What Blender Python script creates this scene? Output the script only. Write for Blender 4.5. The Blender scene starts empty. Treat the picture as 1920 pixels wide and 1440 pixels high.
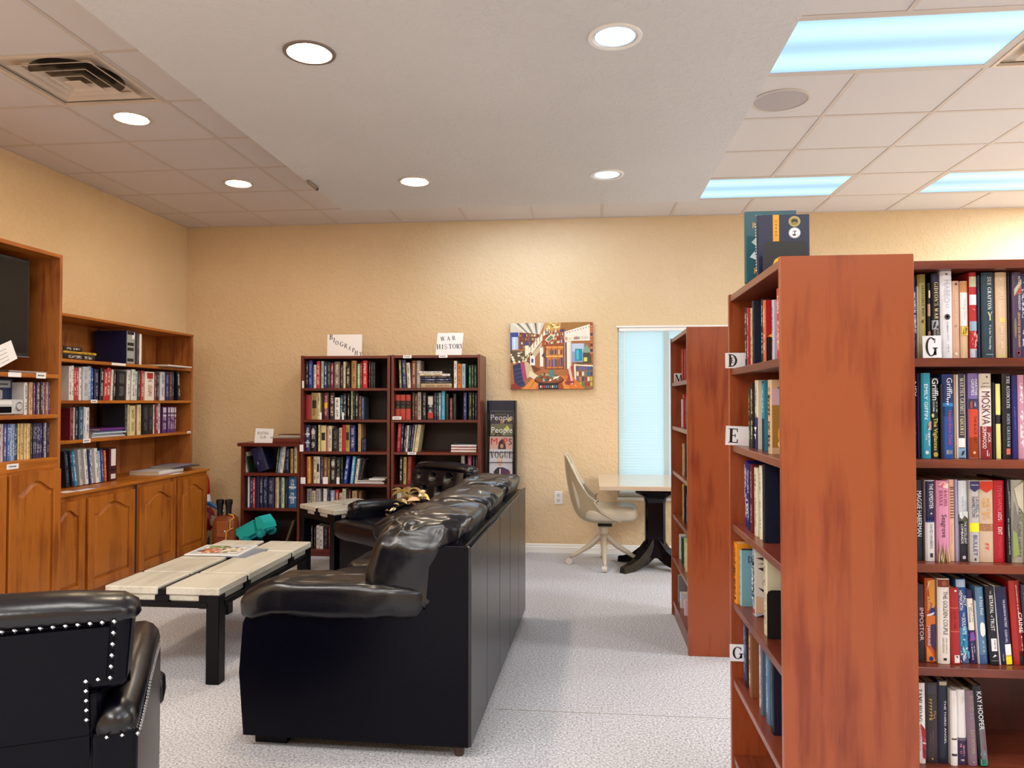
import bpy, bmesh, math, random
from mathutils import Vector, Matrix, noise

SC = bpy.context.scene
COL = SC.collection
PI = math.pi
random.seed(7)

# ---------------------------------------------------------------- camera, world, light, exposure
cam_d = bpy.data.cameras.new('camera')
cam_d.sensor_width = 36.0
cam_d.lens = 1400.0 / 1920.0 * 36.0
cam_d.clip_start = 0.05
cam = bpy.data.objects.new('camera', cam_d)
cam.location = (0, 0, 1.40)
cam.rotation_euler = (PI / 2 + math.atan(32 / 1400), 0, math.atan(140 / 1400.4))
COL.objects.link(cam)
SC.camera = cam

vs = SC.view_settings
SC.display_settings.display_device = 'sRGB'
vs.view_transform = 'Standard'
vs.look = 'None'
vs.gamma = 1.0
vs.use_curve_mapping = False
vs.exposure = 0.27

wd = bpy.data.worlds.new('daylight')
SC.world = wd
wd.use_nodes = True
wbg = wd.node_tree.nodes['Background']
wbg.inputs[0].default_value = (0.66, 0.86, 1.0, 1)
wbg.inputs[1].default_value = 1.45

def area_lamp(name, loc, sx, sy, watts, col):
    d = bpy.data.lights.new(name, 'AREA')
    d.shape = 'RECTANGLE'; d.size = sx; d.size_y = sy
    d.energy = watts; d.color = col
    o = bpy.data.objects.new(name, d); o.location = loc
    COL.objects.link(o)
    return o

# unseen area lamps added to fill the room, at right and behind the camera
COOL = (0.88, 0.95, 1.0)
WARMW = (1.0, 0.96, 0.91)
PW = 85.0
for i, (lx, ly, k) in enumerate(((-2.9, 0.7, .85), (-0.9, 1.3, .3), (1.6, 1.0, .15), (-1.6, -0.8, .85), (1.6, -0.8, .5), (4.3, 3.7, 1.5), (4.2, 1.2, 1.0), (4.6, 5.9, 1.35))):
    area_lamp('fill_light', (lx, ly, 3.085 if lx > 1.0 or lx < -2 else 2.9), 1.2, 0.6, PW * k, COOL if lx > 0 else WARMW)

# ---------------------------------------------------------------- helpers
def lin(h):
    h = h.lstrip('#')
    out = []
    for i in (0, 2, 4):
        c = int(h[i:i + 2], 16) / 255
        out.append(c / 12.92 if c <= .04045 else ((c + .055) / 1.055) ** 2.4)
    return (*out, 1.0)

def newmat(name):
    m = bpy.data.materials.new(name); m.use_nodes = True
    nt = m.node_tree
    return m, nt, nt.nodes['Principled BSDF']

def mat(name, hx, rough=.5, metal=0., spec=.5, bump=None, var=None, scale=(1, 1, 1), dist=.002):
    m, nt, b = newmat(name)
    N, L = nt.nodes, nt.links
    c = lin(hx)
    b.inputs['Base Color'].default_value = c
    b.inputs['Roughness'].default_value = rough
    b.inputs['Metallic'].default_value = metal
    b.inputs['Specular IOR Level'].default_value = spec
    if bump or var:
        tc = N.new('ShaderNodeTexCoord'); mp = N.new('ShaderNodeMapping')
        mp.inputs['Scale'].default_value = scale
        L.new(tc.outputs['Object'], mp.inputs[0])
    if bump:
        nz = N.new('ShaderNodeTexNoise'); nz.inputs['Scale'].default_value = bump[0]
        nz.inputs['Detail'].default_value = 3
        bp = N.new('ShaderNodeBump'); bp.inputs['Strength'].default_value = bump[1]
        bp.inputs['Distance'].default_value = dist
        L.new(mp.outputs[0], nz.inputs['Vector']); L.new(nz.outputs[0], bp.inputs['Height'])
        L.new(bp.outputs[0], b.inputs['Normal'])
    if var:
        nz = N.new('ShaderNodeTexNoise'); nz.inputs['Scale'].default_value = var[0]
        nz.inputs['Detail'].default_value = 4
        rp = N.new('ShaderNodeValToRGB')
        rp.color_ramp.elements[0].position = .3; rp.color_ramp.elements[1].position = .7
        c2 = lin(var[1])
        rp.color_ramp.elements[0].color = c; rp.color_ramp.elements[1].color = c2
        L.new(mp.outputs[0], nz.inputs['Vector']); L.new(nz.outputs[0], rp.inputs[0])
        L.new(rp.outputs[0], b.inputs['Base Color'])
    return m

def wood(name, dark, light, rough=.35, axis='z', grain=1.0, blotch=.5, coat=0.):
    m, nt, b = newmat(name)
    N, L = nt.nodes, nt.links
    tc = N.new('ShaderNodeTexCoord'); mp = N.new('ShaderNodeMapping')
    s = {'z': (9, 9, .8), 'y': (9, .8, 9), 'x': (.8, 9, 9)}[axis]
    mp.inputs['Scale'].default_value = tuple(v * grain for v in s)
    L.new(tc.outputs['Object'], mp.inputs[0])
    n1 = N.new('ShaderNodeTexNoise'); n1.inputs['Scale'].default_value = 1.6; n1.inputs['Detail'].default_value = 6
    n1.inputs['Distortion'].default_value = 1.2
    n2 = N.new('ShaderNodeTexNoise'); n2.inputs['Scale'].default_value = 14; n2.inputs['Detail'].default_value = 3
    L.new(mp.outputs[0], n1.inputs['Vector']); L.new(mp.outputs[0], n2.inputs['Vector'])
    n3 = N.new('ShaderNodeTexNoise'); n3.inputs['Scale'].default_value = 3.0; n3.inputs['Detail'].default_value = 2
    L.new(tc.outputs['Object'], n3.inputs['Vector'])
    a = N.new('ShaderNodeMath'); a.operation = 'MULTIPLY_ADD'; a.inputs[1].default_value = .35
    L.new(n2.outputs[0], a.inputs[0]); L.new(n1.outputs[0], a.inputs[2])
    a2 = N.new('ShaderNodeMath'); a2.operation = 'MULTIPLY_ADD'; a2.inputs[1].default_value = blotch
    L.new(n3.outputs[0], a2.inputs[0]); L.new(a.outputs[0], a2.inputs[2])
    rp = N.new('ShaderNodeValToRGB')
    mid = .675 + blotch * .5
    rp.color_ramp.elements[0].position = mid - .22; rp.color_ramp.elements[1].position = mid + .22
    rp.color_ramp.elements[0].color = lin(dark); rp.color_ramp.elements[1].color = lin(light)
    sb = N.new('ShaderNodeMath'); sb.operation = 'MULTIPLY'; sb.inputs[1].default_value = 1.0
    L.new(a2.outputs[0], sb.inputs[0]); L.new(sb.outputs[0], rp.inputs[0])
    L.new(rp.outputs[0], b.inputs['Base Color'])
    b.inputs['Roughness'].default_value = rough
    b.inputs['Coat Weight'].default_value = coat
    b.inputs['Coat Roughness'].default_value = .25
    return m

def emit(name, hx, strength):
    m, nt, b = newmat(name)
    b.inputs['Base Color'].default_value = (0, 0, 0, 1)
    b.inputs['Emission Color'].default_value = lin(hx)
    b.inputs['Emission Strength'].default_value = strength
    return m

class MB:
    """collects shapes, then links them as ONE mesh object"""
    def __init__(s): s.v = []; s.f = []; s.m = []; s.c = []
    def add(s, vs_, fs, mi=0, col=None):
        o = len(s.v); s.v += [tuple(p) for p in vs_]
        for f in fs: s.f.append([o + i for i in f]); s.m.append(mi); s.c.append(col)
        return s
    def box(s, x0, y0, z0, x1, y1, z1, bev=0., mi=0, col=None):
        if x1 < x0: x0, x1 = x1, x0
        if y1 < y0: y0, y1 = y1, y0
        if z1 < z0: z0, z1 = z1, z0
        if bev <= 0:
            v = [(x, y, z) for z in (z0, z1) for y in (y0, y1) for x in (x0, x1)]
            return s.add(v, [(0, 2, 3, 1), (4, 5, 7, 6), (0, 1, 5, 4), (2, 6, 7, 3), (0, 4, 6, 2), (1, 3, 7, 5)], mi, col)
        b = min(bev, (x1 - x0) * .49, (y1 - y0) * .49, (z1 - z0) * .49)
        bm = bmesh.new()
        bmesh.ops.create_cube(bm, size=1)
        for q in bm.verts:
            q.co = Vector(((x0 + x1) / 2 + q.co.x * (x1 - x0), (y0 + y1) / 2 + q.co.y * (y1 - y0), (z0 + z1) / 2 + q.co.z * (z1 - z0)))
        bmesh.ops.bevel(bm, geom=bm.edges[:], offset=b, segments=2 if b > .004 else 1, affect='EDGES', profile=.5)
        bm.verts.index_update()
        s.add([q.co for q in bm.verts], [[q.index for q in f.verts] for f in bm.faces], mi, col)
        bm.free(); return s
    def cyl(s, p0, p1, r0, r1=None, n=16, cap=True, mi=0, col=None):
        r1 = r0 if r1 is None else r1
        p0, p1 = Vector(p0), Vector(p1); d = (p1 - p0).normalized()
        a = Vector((1, 0, 0)) if abs(d.x) < .9 else Vector((0, 1, 0))
        u = d.cross(a).normalized(); w = d.cross(u)
        v = []
        for p, r in ((p0, r0), (p1, r1)):
            for i in range(n):
                t = 2 * PI * i / n; v.append(p + u * (r * math.cos(t)) + w * (r * math.sin(t)))
        f = [(i, (i + 1) % n, n + (i + 1) % n, n + i) for i in range(n)]
        if cap: f += [tuple(range(n))[::-1], tuple(range(n, 2 * n))]
        return s.add(v, f, mi, col)
    def lathe(s, prof, n=24, c=(0, 0, 0), mi=0, col=None):
        v = []; k = len(prof)
        for r, z in prof:
            for i in range(n):
                t = 2 * PI * i / n; v.append((c[0] + r * math.cos(t), c[1] + r * math.sin(t), c[2] + z))
        f = []
        for j in range(k - 1):
            for i in range(n):
                a = j * n + i; b = j * n + (i + 1) % n
                f.append((a, b, b + n, a + n))
        return s.add(v, f, mi, col)
    def prism(s, poly, axis, a0, a1, mi=0, col=None):
        n = len(poly)
        def P(p, a):
            return {'x': (a, p[0], p[1]), 'y': (p[0], a, p[1]), 'z': (p[0], p[1], a)}[axis]
        v = [P(p, a0) for p in poly] + [P(p, a1) for p in poly]
        f = [(i, (i + 1) % n, n + (i + 1) % n, n + i) for i in range(n)] + [tuple(range(n))[::-1], tuple(range(n, 2 * n))]
        return s.add(v, f, mi, col)
    def tube(s, path, r, n=8, mi=0, col=None):
        path = [Vector(p) for p in path]; v = []
        rr = r if isinstance(r, (list, tuple)) else [r] * len(path)
        up = None
        for i, p in enumerate(path):
            d = (path[min(i + 1, len(path) - 1)] - path[max(i - 1, 0)]).normalized()
            if up is None:
                a = Vector((0, 0, 1)) if abs(d.z) < .9 else Vector((1, 0, 0)); u = d.cross(a).normalized()
            else:
                u = (up - d * up.dot(d)).normalized()
            up = u; w = d.cross(u)
            for k in range(n):
                t = 2 * PI * k / n; v.append(p + u * (rr[i] * math.cos(t)) + w * (rr[i] * math.sin(t)))
        f = []
        for j in range(len(path) - 1):
            for k in range(n):
                a = j * n + k; b = j * n + (k + 1) % n
                f.append((a, b, b + n, a + n))
        f += [tuple(range(n))[::-1], tuple(range((len(path) - 1) * n, len(path) * n))]
        return s.add(v, f, mi, col)
    def pillow(s, c, h, e=.45, nu=28, nv=16, fn=None, mi=0):
        """rounded-box cushion centred at c with half sizes h; e -> boxiness; fn(p unit dir, pos) -> displaced pos"""
        def sg(x, p): return math.copysign(abs(x) ** p, x)
        v = []
        for j in range(nv + 1):
            ph = -PI / 2 + PI * j / nv
            for i in range(nu):
                th = 2 * PI * i / nu
                d = Vector((sg(math.cos(ph), e) * sg(math.cos(th), e), sg(math.cos(ph), e) * sg(math.sin(th), e), sg(math.sin(ph), e)))
                p = Vector((c[0] + h[0] * d.x, c[1] + h[1] * d.y, c[2] + h[2] * d.z))
                if fn: p = fn(d, p)
                v.append(p)
        f = []
        for j in range(nv):
            for i in range(nu):
                a = j * nu + i; b = j * nu + (i + 1) % nu
                f.append((a, b, b + nu, a + nu))
        return s.add(v, f, mi)
    def xf(s, M):
        s.v = [tuple(M @ Vector(p)) for p in s.v]; return s
    def build(s, name, mats, parent=None, loc=(0, 0, 0), rot=(0, 0, 0), smooth=False, sharp=None):
        me = bpy.data.meshes.new(name)
        me.from_pydata(s.v, [], s.f)
        if not isinstance(mats, (list, tuple)): mats = [mats]
        for q in mats: me.materials.append(q)
        me.polygons.foreach_set('material_index', s.m)
        if smooth: me.polygons.foreach_set('use_smooth', [True] * len(s.f))
        if any(c is not None for c in s.c):
            at = me.color_attributes.new('Col', 'FLOAT_COLOR', 'CORNER')
            buf = []
            for f, c in zip(s.f, s.c): buf += list(c or (1, 1, 1, 1)) * len(f)
            at.data.foreach_set('color', buf)
        me.update()
        if smooth and sharp:
            me.set_sharp_from_angle(angle=math.radians(sharp))
        o = bpy.data.objects.new(name, me)
        COL.objects.link(o)
        o.parent = parent; o.location = loc; o.rotation_euler = rot
        return o

def tag(o, label=None, cat=None, group=None, kind=None):
    if label: o['label'] = label
    if cat: o['category'] = cat
    if group: o['group'] = group
    if kind: o['kind'] = kind
    return o

def thing(name, label, cat, loc=(0, 0, 0), rz=0., group=None):
    o = bpy.data.objects.new(name, None)
    o.empty_display_size = .05
    o.location = loc; o.rotation_euler = (0, 0, rz); COL.objects.link(o)
    return tag(o, label, cat, group)

def copy_tree(o, parent=None):
    c = o.copy(); COL.objects.link(c); c.parent = parent
    for ch in list(o.children): copy_tree(ch, c)
    return c

# ---- flat print: coloured polygons lying on a face
def lay(nm, polys, parent, M, step=.00008):
    """polys: (hex, [(u,v),...]) in painter's order; M maps (u,v,w) to the parent's space"""
    b = MB()
    for i, (hx, pts) in enumerate(polys):
        b.add([M @ Vector((p[0], p[1], step * (i + 1))) for p in pts], [tuple(range(len(pts)))], 0, lin(hx))
    o = b.build(nm, PRINT, parent)
    if nm in ('spine_picture', 'faint_print', 'spine_print'): o['kind'] = 'stuff'
    return o
def rect(u0, v0, u1, v1): return [(u0, v0), (u1, v0), (u1, v1), (u0, v1)]
def oval(cx, cy, rx, ry, n=18, a0=0, a1=2 * PI):
    return [(cx + rx * math.cos(a0 + (a1 - a0) * i / n), cy + ry * math.sin(a0 + (a1 - a0) * i / n)) for i in range(n)]

# ---- serif capitals, drawn as quads in a box of height 1
def _bar(x0, y0, x1, y1, w): return [(x0 - w / 2, y0), (x0 + w / 2, y0), (x1 + w / 2, y1), (x1 - w / 2, y1)]
def _arc(cx, cy, rx, ry, a0, a1, th, tv, n=9):
    q = []
    for i in range(n):
        t0 = math.radians(a0 + (a1 - a0) * i / n); t1 = math.radians(a0 + (a1 - a0) * (i + 1) / n)
        q.append([(cx + rx * math.cos(t0), cy + ry * math.sin(t0)), (cx + rx * math.cos(t1), cy + ry * math.sin(t1)),
                  (cx + (rx - th) * math.cos(t1), cy + (ry - tv) * math.sin(t1)), (cx + (rx - th) * math.cos(t0), cy + (ry - tv) * math.sin(t0))])
    return q
def _ser(x, y, w=.3): return [(x - w / 2, y), (x + w / 2, y), (x + w / 2, y + .055), (x - w / 2, y + .055)]
def _stem(x, w=.17): return [_bar(x, 0, x, 1, w), _ser(x, 0, w + .16), _ser(x, .945, w + .16)]
def _h(x0, x1, y, t=.06): return [(x0, y), (x1, y), (x1, y + t), (x0, y + t)]
def serif_glyph(ch):
    S = _stem
    g = {
        'I': lambda: (S(.2), .42),
        'L': lambda: (S(.2) + [_h(.2, .62, 0), _bar(.6, 0, .6, .25, .05)], .66),
        'E': lambda: (S(.2) + [_h(.2, .62, 0), _bar(.61, 0, .61, .25, .06), _h(.2, .6, .94), _bar(.59, .76, .59, 1, .06), _h(.2, .48, .48), _bar(.47, .38, .47, .64, .05)], .7),
        'F': lambda: (S(.2) + [_h(.2, .6, .94), _bar(.59, .76, .59, 1, .06), _h(.2, .48, .48), _bar(.47, .38, .47, .64, .05)], .66),
        'H': lambda: (S(.2) + S(.68) + [_h(.2, .68, .48)], .9),
        'N': lambda: ([_bar(.16, 0, .16, 1, .06), _ser(.16, 0, .24), _ser(.12, .945, .2), _bar(.2, 1, .68, 0, .17), _bar(.7, 0, .7, 1, .06), _ser(.7, .945, .24)], .86),
        'M': lambda: ([_bar(.16, 0, .16, 1, .07), _ser(.16, 0, .26), _ser(.16, .945, .26), _bar(.22, 1, .52, 0, .18), _bar(.52, 0, .8, 1, .07), _bar(.84, 0, .84, 1, .18), _ser(.84, 0, .34), _ser(.84, .945, .34)], 1.04),
        'A': lambda: ([_bar(.13, 0, .4, 1, .07), _bar(.4, 1, .68, 0, .18), _h(.2, .58, .3), _ser(.13, 0, .25), _ser(.68, 0, .32)], .84),
        'V': lambda: ([_bar(.14, 1, .4, 0, .18), _bar(.4, 0, .66, 1, .07), _ser(.14, .945, .32), _ser(.66, .945, .25)], .8),
        'W': lambda: ([_bar(.14, 1, .34, 0, .17), _bar(.34, 0, .54, 1, .07), _bar(.52, 1, .72, 0, .17), _bar(.72, 0, .92, 1, .07), _ser(.14, .945, .3), _ser(.53, .945, .26), _ser(.92, .945, .24)], 1.06),
        'Y': lambda: ([_bar(.13, 1, .38, .45, .17), _bar(.38, .45, .63, 1, .07), _bar(.38, 0, .38, .5, .17), _ser(.38, 0, .34), _ser(.13, .945, .3), _ser(.63, .945, .25)], .76),
        'K': lambda: (S(.2) + [_bar(.26, .42, .6, 1, .07), _bar(.36, .55, .64, 0, .17), _ser(.6, .945, .24), _ser(.66, 0, .28)], .84),
        'T': lambda: ([_bar(.36, 0, .36, 1, .17), _ser(.36, 0, .34), _h(.04, .68, .94), _bar(.06, .74, .06, 1, .06), _bar(.66, .74, .66, 1, .06)], .74),
        'U': lambda: ([_bar(.18, .3, .18, 1, .17), _ser(.18, .945, .33), _bar(.64, .3, .64, 1, .06), _ser(.64, .945, .24)] + _arc(.385, .3, .29, .3, 180, 360, .13, .08), .84),
        'O': lambda: (_arc(.44, .5, .4, .52, 0, 360, .17, .06, 22), .9),
        'C': lambda: (_arc(.44, .5, .4, .52, 48, 312, .17, .06, 16) + [_bar(.7, .7, .7, .95, .06)], .82),
        'G': lambda: (_arc(.44, .5, .4, .52, 48, 330, .17, .06, 16) + [_bar(.7, .7, .7, .95, .06), _bar(.72, .05, .72, .44, .16), _ser(.72, .4, .34)], .92),
        'D': lambda: (S(.2) + _arc(.28, .5, .52, .5, -90, 90, .18, .06, 12), .88),
        'P': lambda: (S(.2) + _arc(.3, .73, .36, .27, -90, 90, .17, .06), .72),
        'R': lambda: (S(.2) + _arc(.3, .74, .36, .26, -90, 90, .17, .06) + [_bar(.4, .5, .68, 0, .17), _ser(.7, 0, .22)], .84),
        'B': lambda: (S(.2) + _arc(.28, .76, .34, .24, -90, 90, .16, .06) + _arc(.28, .27, .42, .27, -90, 90, .17, .06), .78),
        'S': lambda: (_arc(.36, .75, .28, .27, 30, 225, .1, .06, 9) + [_bar(.2, .62, .54, .38, .2)] + _arc(.34, .26, .3, .28, -150, 45, .11, .06, 9) + [_bar(.61, .72, .61, .96, .05), _bar(.08, .05, .08, .3, .05)], .72),
        '.': lambda: ([rect(.08, 0, .22, .14)], .32), "'": lambda: ([rect(.08, .75, .18, 1.0)], .26), ' ': lambda: ([], .36), '-': lambda: ([_h(.05, .35, .42)], .4),
    }
    return g.get(ch, g['I'])()
def serif_polys(txt, gap=.06):
    x = 0; out = []
    for ch in txt:
        q, w = serif_glyph(ch)
        out += [[(p[0] + x, p[1]) for p in k] for k in q]
        x += w + gap
    return out, x - gap

# ---- lettering: sans strings become FONT curves, meshed together in one go at the end
PENDING = []
def plane_matrix(o, d, u):
    d = Vector(d).normalized(); u = Vector(u).normalized(); n = d.cross(u)
    return Matrix(((d.x, u.x, n.x, o[0]), (d.y, u.y, n.y, o[1]), (d.z, u.z, n.z, o[2]), (0, 0, 0, 1)))
INK = {}
def ink(hx):
    if hx not in INK:
        INK[hx] = mat('ink_' + hx, hx, .5)
    return INK[hx]
def letter(txt, L, H, hx, parent, o, d, u, serif=False, name='lettering', shear=0.):
    """text in a box L long (along d) and H high (along u), lower-left corner o, lying on a face"""
    M = plane_matrix(o, d, u)
    if serif:
        q, w = serif_polys(txt)
        b = MB(); n = M.to_3x3() @ Vector((0, 0, .0004))
        for pts in q:
            vv = [M @ Vector((p[0] / w * L + shear * p[1] * H, p[1] * H, .0004)) for p in pts]
            b.add(vv, [(0, 1, 2, 3)])
        return b.build(name, ink(hx), parent)
    PENDING.append((txt, L, H, hx, parent, M, name, shear))
def flush_letters():
    objs = []
    for (txt, *r) in PENDING:
        cu = bpy.data.curves.new('t', 'FONT'); cu.body = txt; cu.resolution_u = 2
        cu.fill_mode = 'FRONT'
        o = bpy.data.objects.new('t', cu); COL.objects.link(o); objs.append(o)
    dg = bpy.context.evaluated_depsgraph_get(); dg.update()
    for o, (txt, L, H, hx, parent, M, name, shear) in zip(objs, PENDING):
        me = bpy.data.meshes.new_from_object(o.evaluated_get(dg))
        if len(me.vertices) == 0: continue
        xs = [v.co.x for v in me.vertices]; ys = [v.co.y for v in me.vertices]
        x0, x1, y0, y1 = min(xs), max(xs), min(ys), max(ys)
        for v in me.vertices:
            q = ((v.co.y - y0) / max(y1 - y0, 1e-6)) * H
            v.co = M @ Vector(((v.co.x - x0) / max(x1 - x0, 1e-6) * L + shear * q, q, .0004))
        me.materials.clear(); me.materials.append(ink(hx))
        me.name = name
        n = bpy.data.objects.new(name, me); COL.objects.link(n); n.parent = parent
    for o in objs:
        cu = o.data; bpy.data.objects.remove(o); bpy.data.curves.remove(cu)

# ---------------------------------------------------------------- materials
PRINT, _nt, _b = newmat('printed_paper')
_vc = _nt.nodes.new('ShaderNodeVertexColor'); _vc.layer_name = 'Col'
_nt.links.new(_vc.outputs[0], _b.inputs['Base Color']); _b.inputs['Roughness'].default_value = .45

def wall_mat(name, c1, c2, strength=.5):
    m, nt, b = newmat(name)
    N, L = nt.nodes, nt.links
    tc = N.new('ShaderNodeTexCoord')
    n1 = N.new('ShaderNodeTexNoise'); n1.inputs['Scale'].default_value = .9; n1.inputs['Detail'].default_value = 3
    rp = N.new('ShaderNodeValToRGB'); rp.color_ramp.elements[0].position = .35; rp.color_ramp.elements[1].position = .68
    rp.color_ramp.elements[0].color = lin(c1); rp.color_ramp.elements[1].color = lin(c2)
    n2 = N.new('ShaderNodeTexNoise'); n2.inputs['Scale'].default_value = 26; n2.inputs['Detail'].default_value = 4
    n2.inputs['Distortion'].default_value = .8
    r2 = N.new('ShaderNodeValToRGB'); r2.color_ramp.elements[0].position = .47; r2.color_ramp.elements[1].position = .56
    bp = N.new('ShaderNodeBump'); bp.inputs['Strength'].default_value = strength; bp.inputs['Distance'].default_value = .004
    for n in (n1, n2): L.new(tc.outputs['Object'], n.inputs['Vector'])
    L.new(n1.outputs[0], rp.inputs[0]); L.new(rp.outputs[0], b.inputs['Base Color'])
    L.new(n2.outputs[0], r2.inputs[0]); L.new(r2.outputs[0], bp.inputs['Height']); L.new(bp.outputs[0], b.inputs['Normal'])
    b.inputs['Roughness'].default_value = .75; b.inputs['Specular IOR Level'].default_value = .3
    return m
WALL = wall_mat('ochre_plaster', 'dbbf96', 'e4caa6')
SOFF = wall_mat('soffit_plaster', 'd2d0cf', 'd8d6d5', .35)
TILE = mat('ceiling_tile_white', 'd6d0ce', .85, spec=.2, bump=(180, .25), dist=.002)
GRID = mat('grid_white', 'cbbfb6', .6)
WHITE = mat('white_paint', 'eeece8', .4)
CARPET, _nt, _b = newmat('grey_carpet')
_N, _L = _nt.nodes, _nt.links
_tc = _N.new('ShaderNodeTexCoord')
_n1 = _N.new('ShaderNodeTexNoise'); _n1.inputs['Scale'].default_value = 100; _n1.inputs['Detail'].default_value = 5
_n1.inputs['Roughness'].default_value = .85
_rp = _N.new('ShaderNodeValToRGB')
_rp.color_ramp.elements[0].position = .38; _rp.color_ramp.elements[0].color = lin('7c7b82')
_rp.color_ramp.elements[1].position = .61; _rp.color_ramp.elements[1].color = lin('e6e6ec')
_e = _rp.color_ramp.elements.new(.5); _e.color = lin('c2c2c8')
_bp = _N.new('ShaderNodeBump'); _bp.inputs['Strength'].default_value = .7; _bp.inputs['Distance'].default_value = .006
_L.new(_tc.outputs['Object'], _n1.inputs['Vector']); _L.new(_n1.outputs[0], _rp.inputs[0])
_L.new(_rp.outputs[0], _b.inputs['Base Color']); _L.new(_n1.outputs[0], _bp.inputs['Height']); _L.new(_bp.outputs[0], _b.inputs['Normal'])
_b.inputs['Roughness'].default_value = .95; _b.inputs['Specular IOR Level'].default_value = .1

OAK = wood('honey_oak', '86440f', 'aa621b', .38, 'z', .8, .6)
OAKY = wood('honey_oak_rail', '8e4a12', 'b46c1e', .38, 'y', .8, .5)
OAKD = wood('honey_oak_inner', '80411a', 'a4632a', .5, 'z', .8, .6)
CHERRY = wood('cherry_panel', '7a3118', '944825', .3, 'z', .7, .6)
CHERRYS = wood('cherry_shelf', '5a2418', '7c3c28', .28, 'y', .7, .4)
CHERRYX = wood('cherry_shelf_x', '5a2418', '7c3c28', .28, 'x', .7, .4)
CHERRYB = wood('cherry_back', '3c1410', '541c14', .5, 'z', .6, .5)
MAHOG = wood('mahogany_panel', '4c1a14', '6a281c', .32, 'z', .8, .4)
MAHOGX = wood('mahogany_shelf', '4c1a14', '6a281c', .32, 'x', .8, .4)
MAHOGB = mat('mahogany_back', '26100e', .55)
LEATHER = mat('black_leather', '02020c', .30, spec=.16, bump=(55, .12), dist=.004)
LEATHERB = mat('black_leather_back', '020209', .27, spec=.75, bump=(55, .1), dist=.004)
LEATHER2 = mat('black_leather_soft', '02020c', .29, spec=.6, bump=(22, .2), dist=.006)
BLACK = mat('black_paint', '04040a', .4, spec=.2)
BLACKG = mat('black_gloss', '04040a', .18, spec=.35)
STONE = wood('travertine', 'b2aea0', 'ccc8bc', .3, 'y', .8, .5)
CHROME = mat('chrome', 'd8d8d8', .15, metal=1.)
STEEL = mat('nail_steel', 'c8c8cc', .2, metal=1.)
PAPER = mat('white_paper', 'f0eff2', .6)
CARD = mat('white_card', 'eceaf0', .5)
PAGES = mat('page_edges', 'd8ccb0', .8, var=(60, 'c4b694'), scale=(1, .05, .05))
GREYP = mat('grey_plastic', '9a9a9e', .4)
DARKP = mat('dark_plastic', '16161a', .35)

# one cloth for all books: cover colour and lettering colour come from the book itself
BOOK, _nt, _b = newmat('book_cover')
_N, _L = _nt.nodes, _nt.links
_oi = _N.new('ShaderNodeObjectInfo'); _at = _N.new('ShaderNodeAttribute'); _at.attribute_type = 'OBJECT'; _at.attribute_name = 'ink'
_aa = _N.new('ShaderNodeAttribute'); _aa.attribute_type = 'OBJECT'; _aa.attribute_name = 'ink_amount'
_tc = _N.new('ShaderNodeTexCoord'); _sx = _N.new('ShaderNodeSeparateXYZ'); _L.new(_tc.outputs['Generated'], _sx.inputs[0])
def _m(op, a, b=None, c=None):
    n = _N.new('ShaderNodeMath'); n.operation = op
    for i, v in enumerate((a, b, c)):
        if v is None: continue
        if isinstance(v, (int, float)): n.inputs[i].default_value = v
        else: _L.new(v, n.inputs[i])
    return n.outputs[0]
def _win(x, lo, hi): return _m('MULTIPLY', _m('GREATER_THAN', x, lo), _m('LESS_THAN', x, hi))
_rnd = _oi.outputs['Random']
_gap = _m('MULTIPLY_ADD', _rnd, .2, .42)
_in_u = _win(_sx.outputs['X'], .27, .73)
_in_v = _m('SUBTRACT', _win(_sx.outputs['Z'], .14, .9), _m('LESS_THAN', _m('ABSOLUTE', _m('SUBTRACT', _sx.outputs['Z'], _gap)), .05))
_in_y = _m('LESS_THAN', _sx.outputs['Y'], .03)
_mp = _N.new('ShaderNodeMapping'); _L.new(_tc.outputs['Object'], _mp.inputs[0]); _mp.inputs['Scale'].default_value = (170, 1, 120)
_nz = _N.new('ShaderNodeTexNoise'); _nz.inputs['Scale'].default_value = 1.0; _nz.inputs['Detail'].default_value = 1
_nz.noise_dimensions = '4D'; _L.new(_m('MULTIPLY', _rnd, 40.), _nz.inputs['W']); _L.new(_mp.outputs[0], _nz.inputs['Vector'])
_mask = _m('MULTIPLY', _m('MULTIPLY', _m('MULTIPLY', _in_u, _in_v), _in_y), _m('MULTIPLY', _m('GREATER_THAN', _nz.outputs[0], .5), _aa.outputs['Fac']))
_mx = _N.new('ShaderNodeMix'); _mx.data_type = 'RGBA'
_L.new(_m('MULTIPLY', _mask, .9), _mx.inputs['Factor']); _L.new(_oi.outputs['Color'], _mx.inputs['A']); _L.new(_at.outputs['Color'], _mx.inputs['B'])
_L.new(_mx.outputs['Result'], _b.inputs['Base Color']); _b.inputs['Roughness'].default_value = .38

# ---------------------------------------------------------------- room shell
XL, XR, YF, YB, ZC = -3.90, 5.6, -2.6, 6.94, 3.10
def struct(o): o['kind'] = 'structure'; return o
fl = struct(MB().box(XL - .1, YF - .1, -.1, XR + .1, YB + .1, 0).build('floor', CARPET))
MB().box(-.42, 3.40, -.002, .70, 3.404, .0015).build('carpet_seam', mat('seam_grey', 'aaa49e', .9), fl)  # thin grey strip marking the seam in the carpet
WX0, WX1, WZ0, WZ1 = .285, 1.50, .52, 2.075      # window opening in the back wall
b = MB()
b.box(XL - .1, YB, 0, WX0, YB + .14, 3.3).box(WX1, YB, 0, XR + .1, YB + .14, 3.3)
b.box(WX0, YB, 0, WX1, YB + .14, WZ0).box(WX0, YB, WZ1, WX1, YB + .14, 3.3)
struct(b.build('wall_back', WALL))
struct(MB().box(XL - .12, YF, 0, XL, YB, 3.3).build('wall_left', WALL))
struct(MB().box(XR, YF, 0, XR + .12, YB, 3.3).build('wall_right', WALL))
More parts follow.
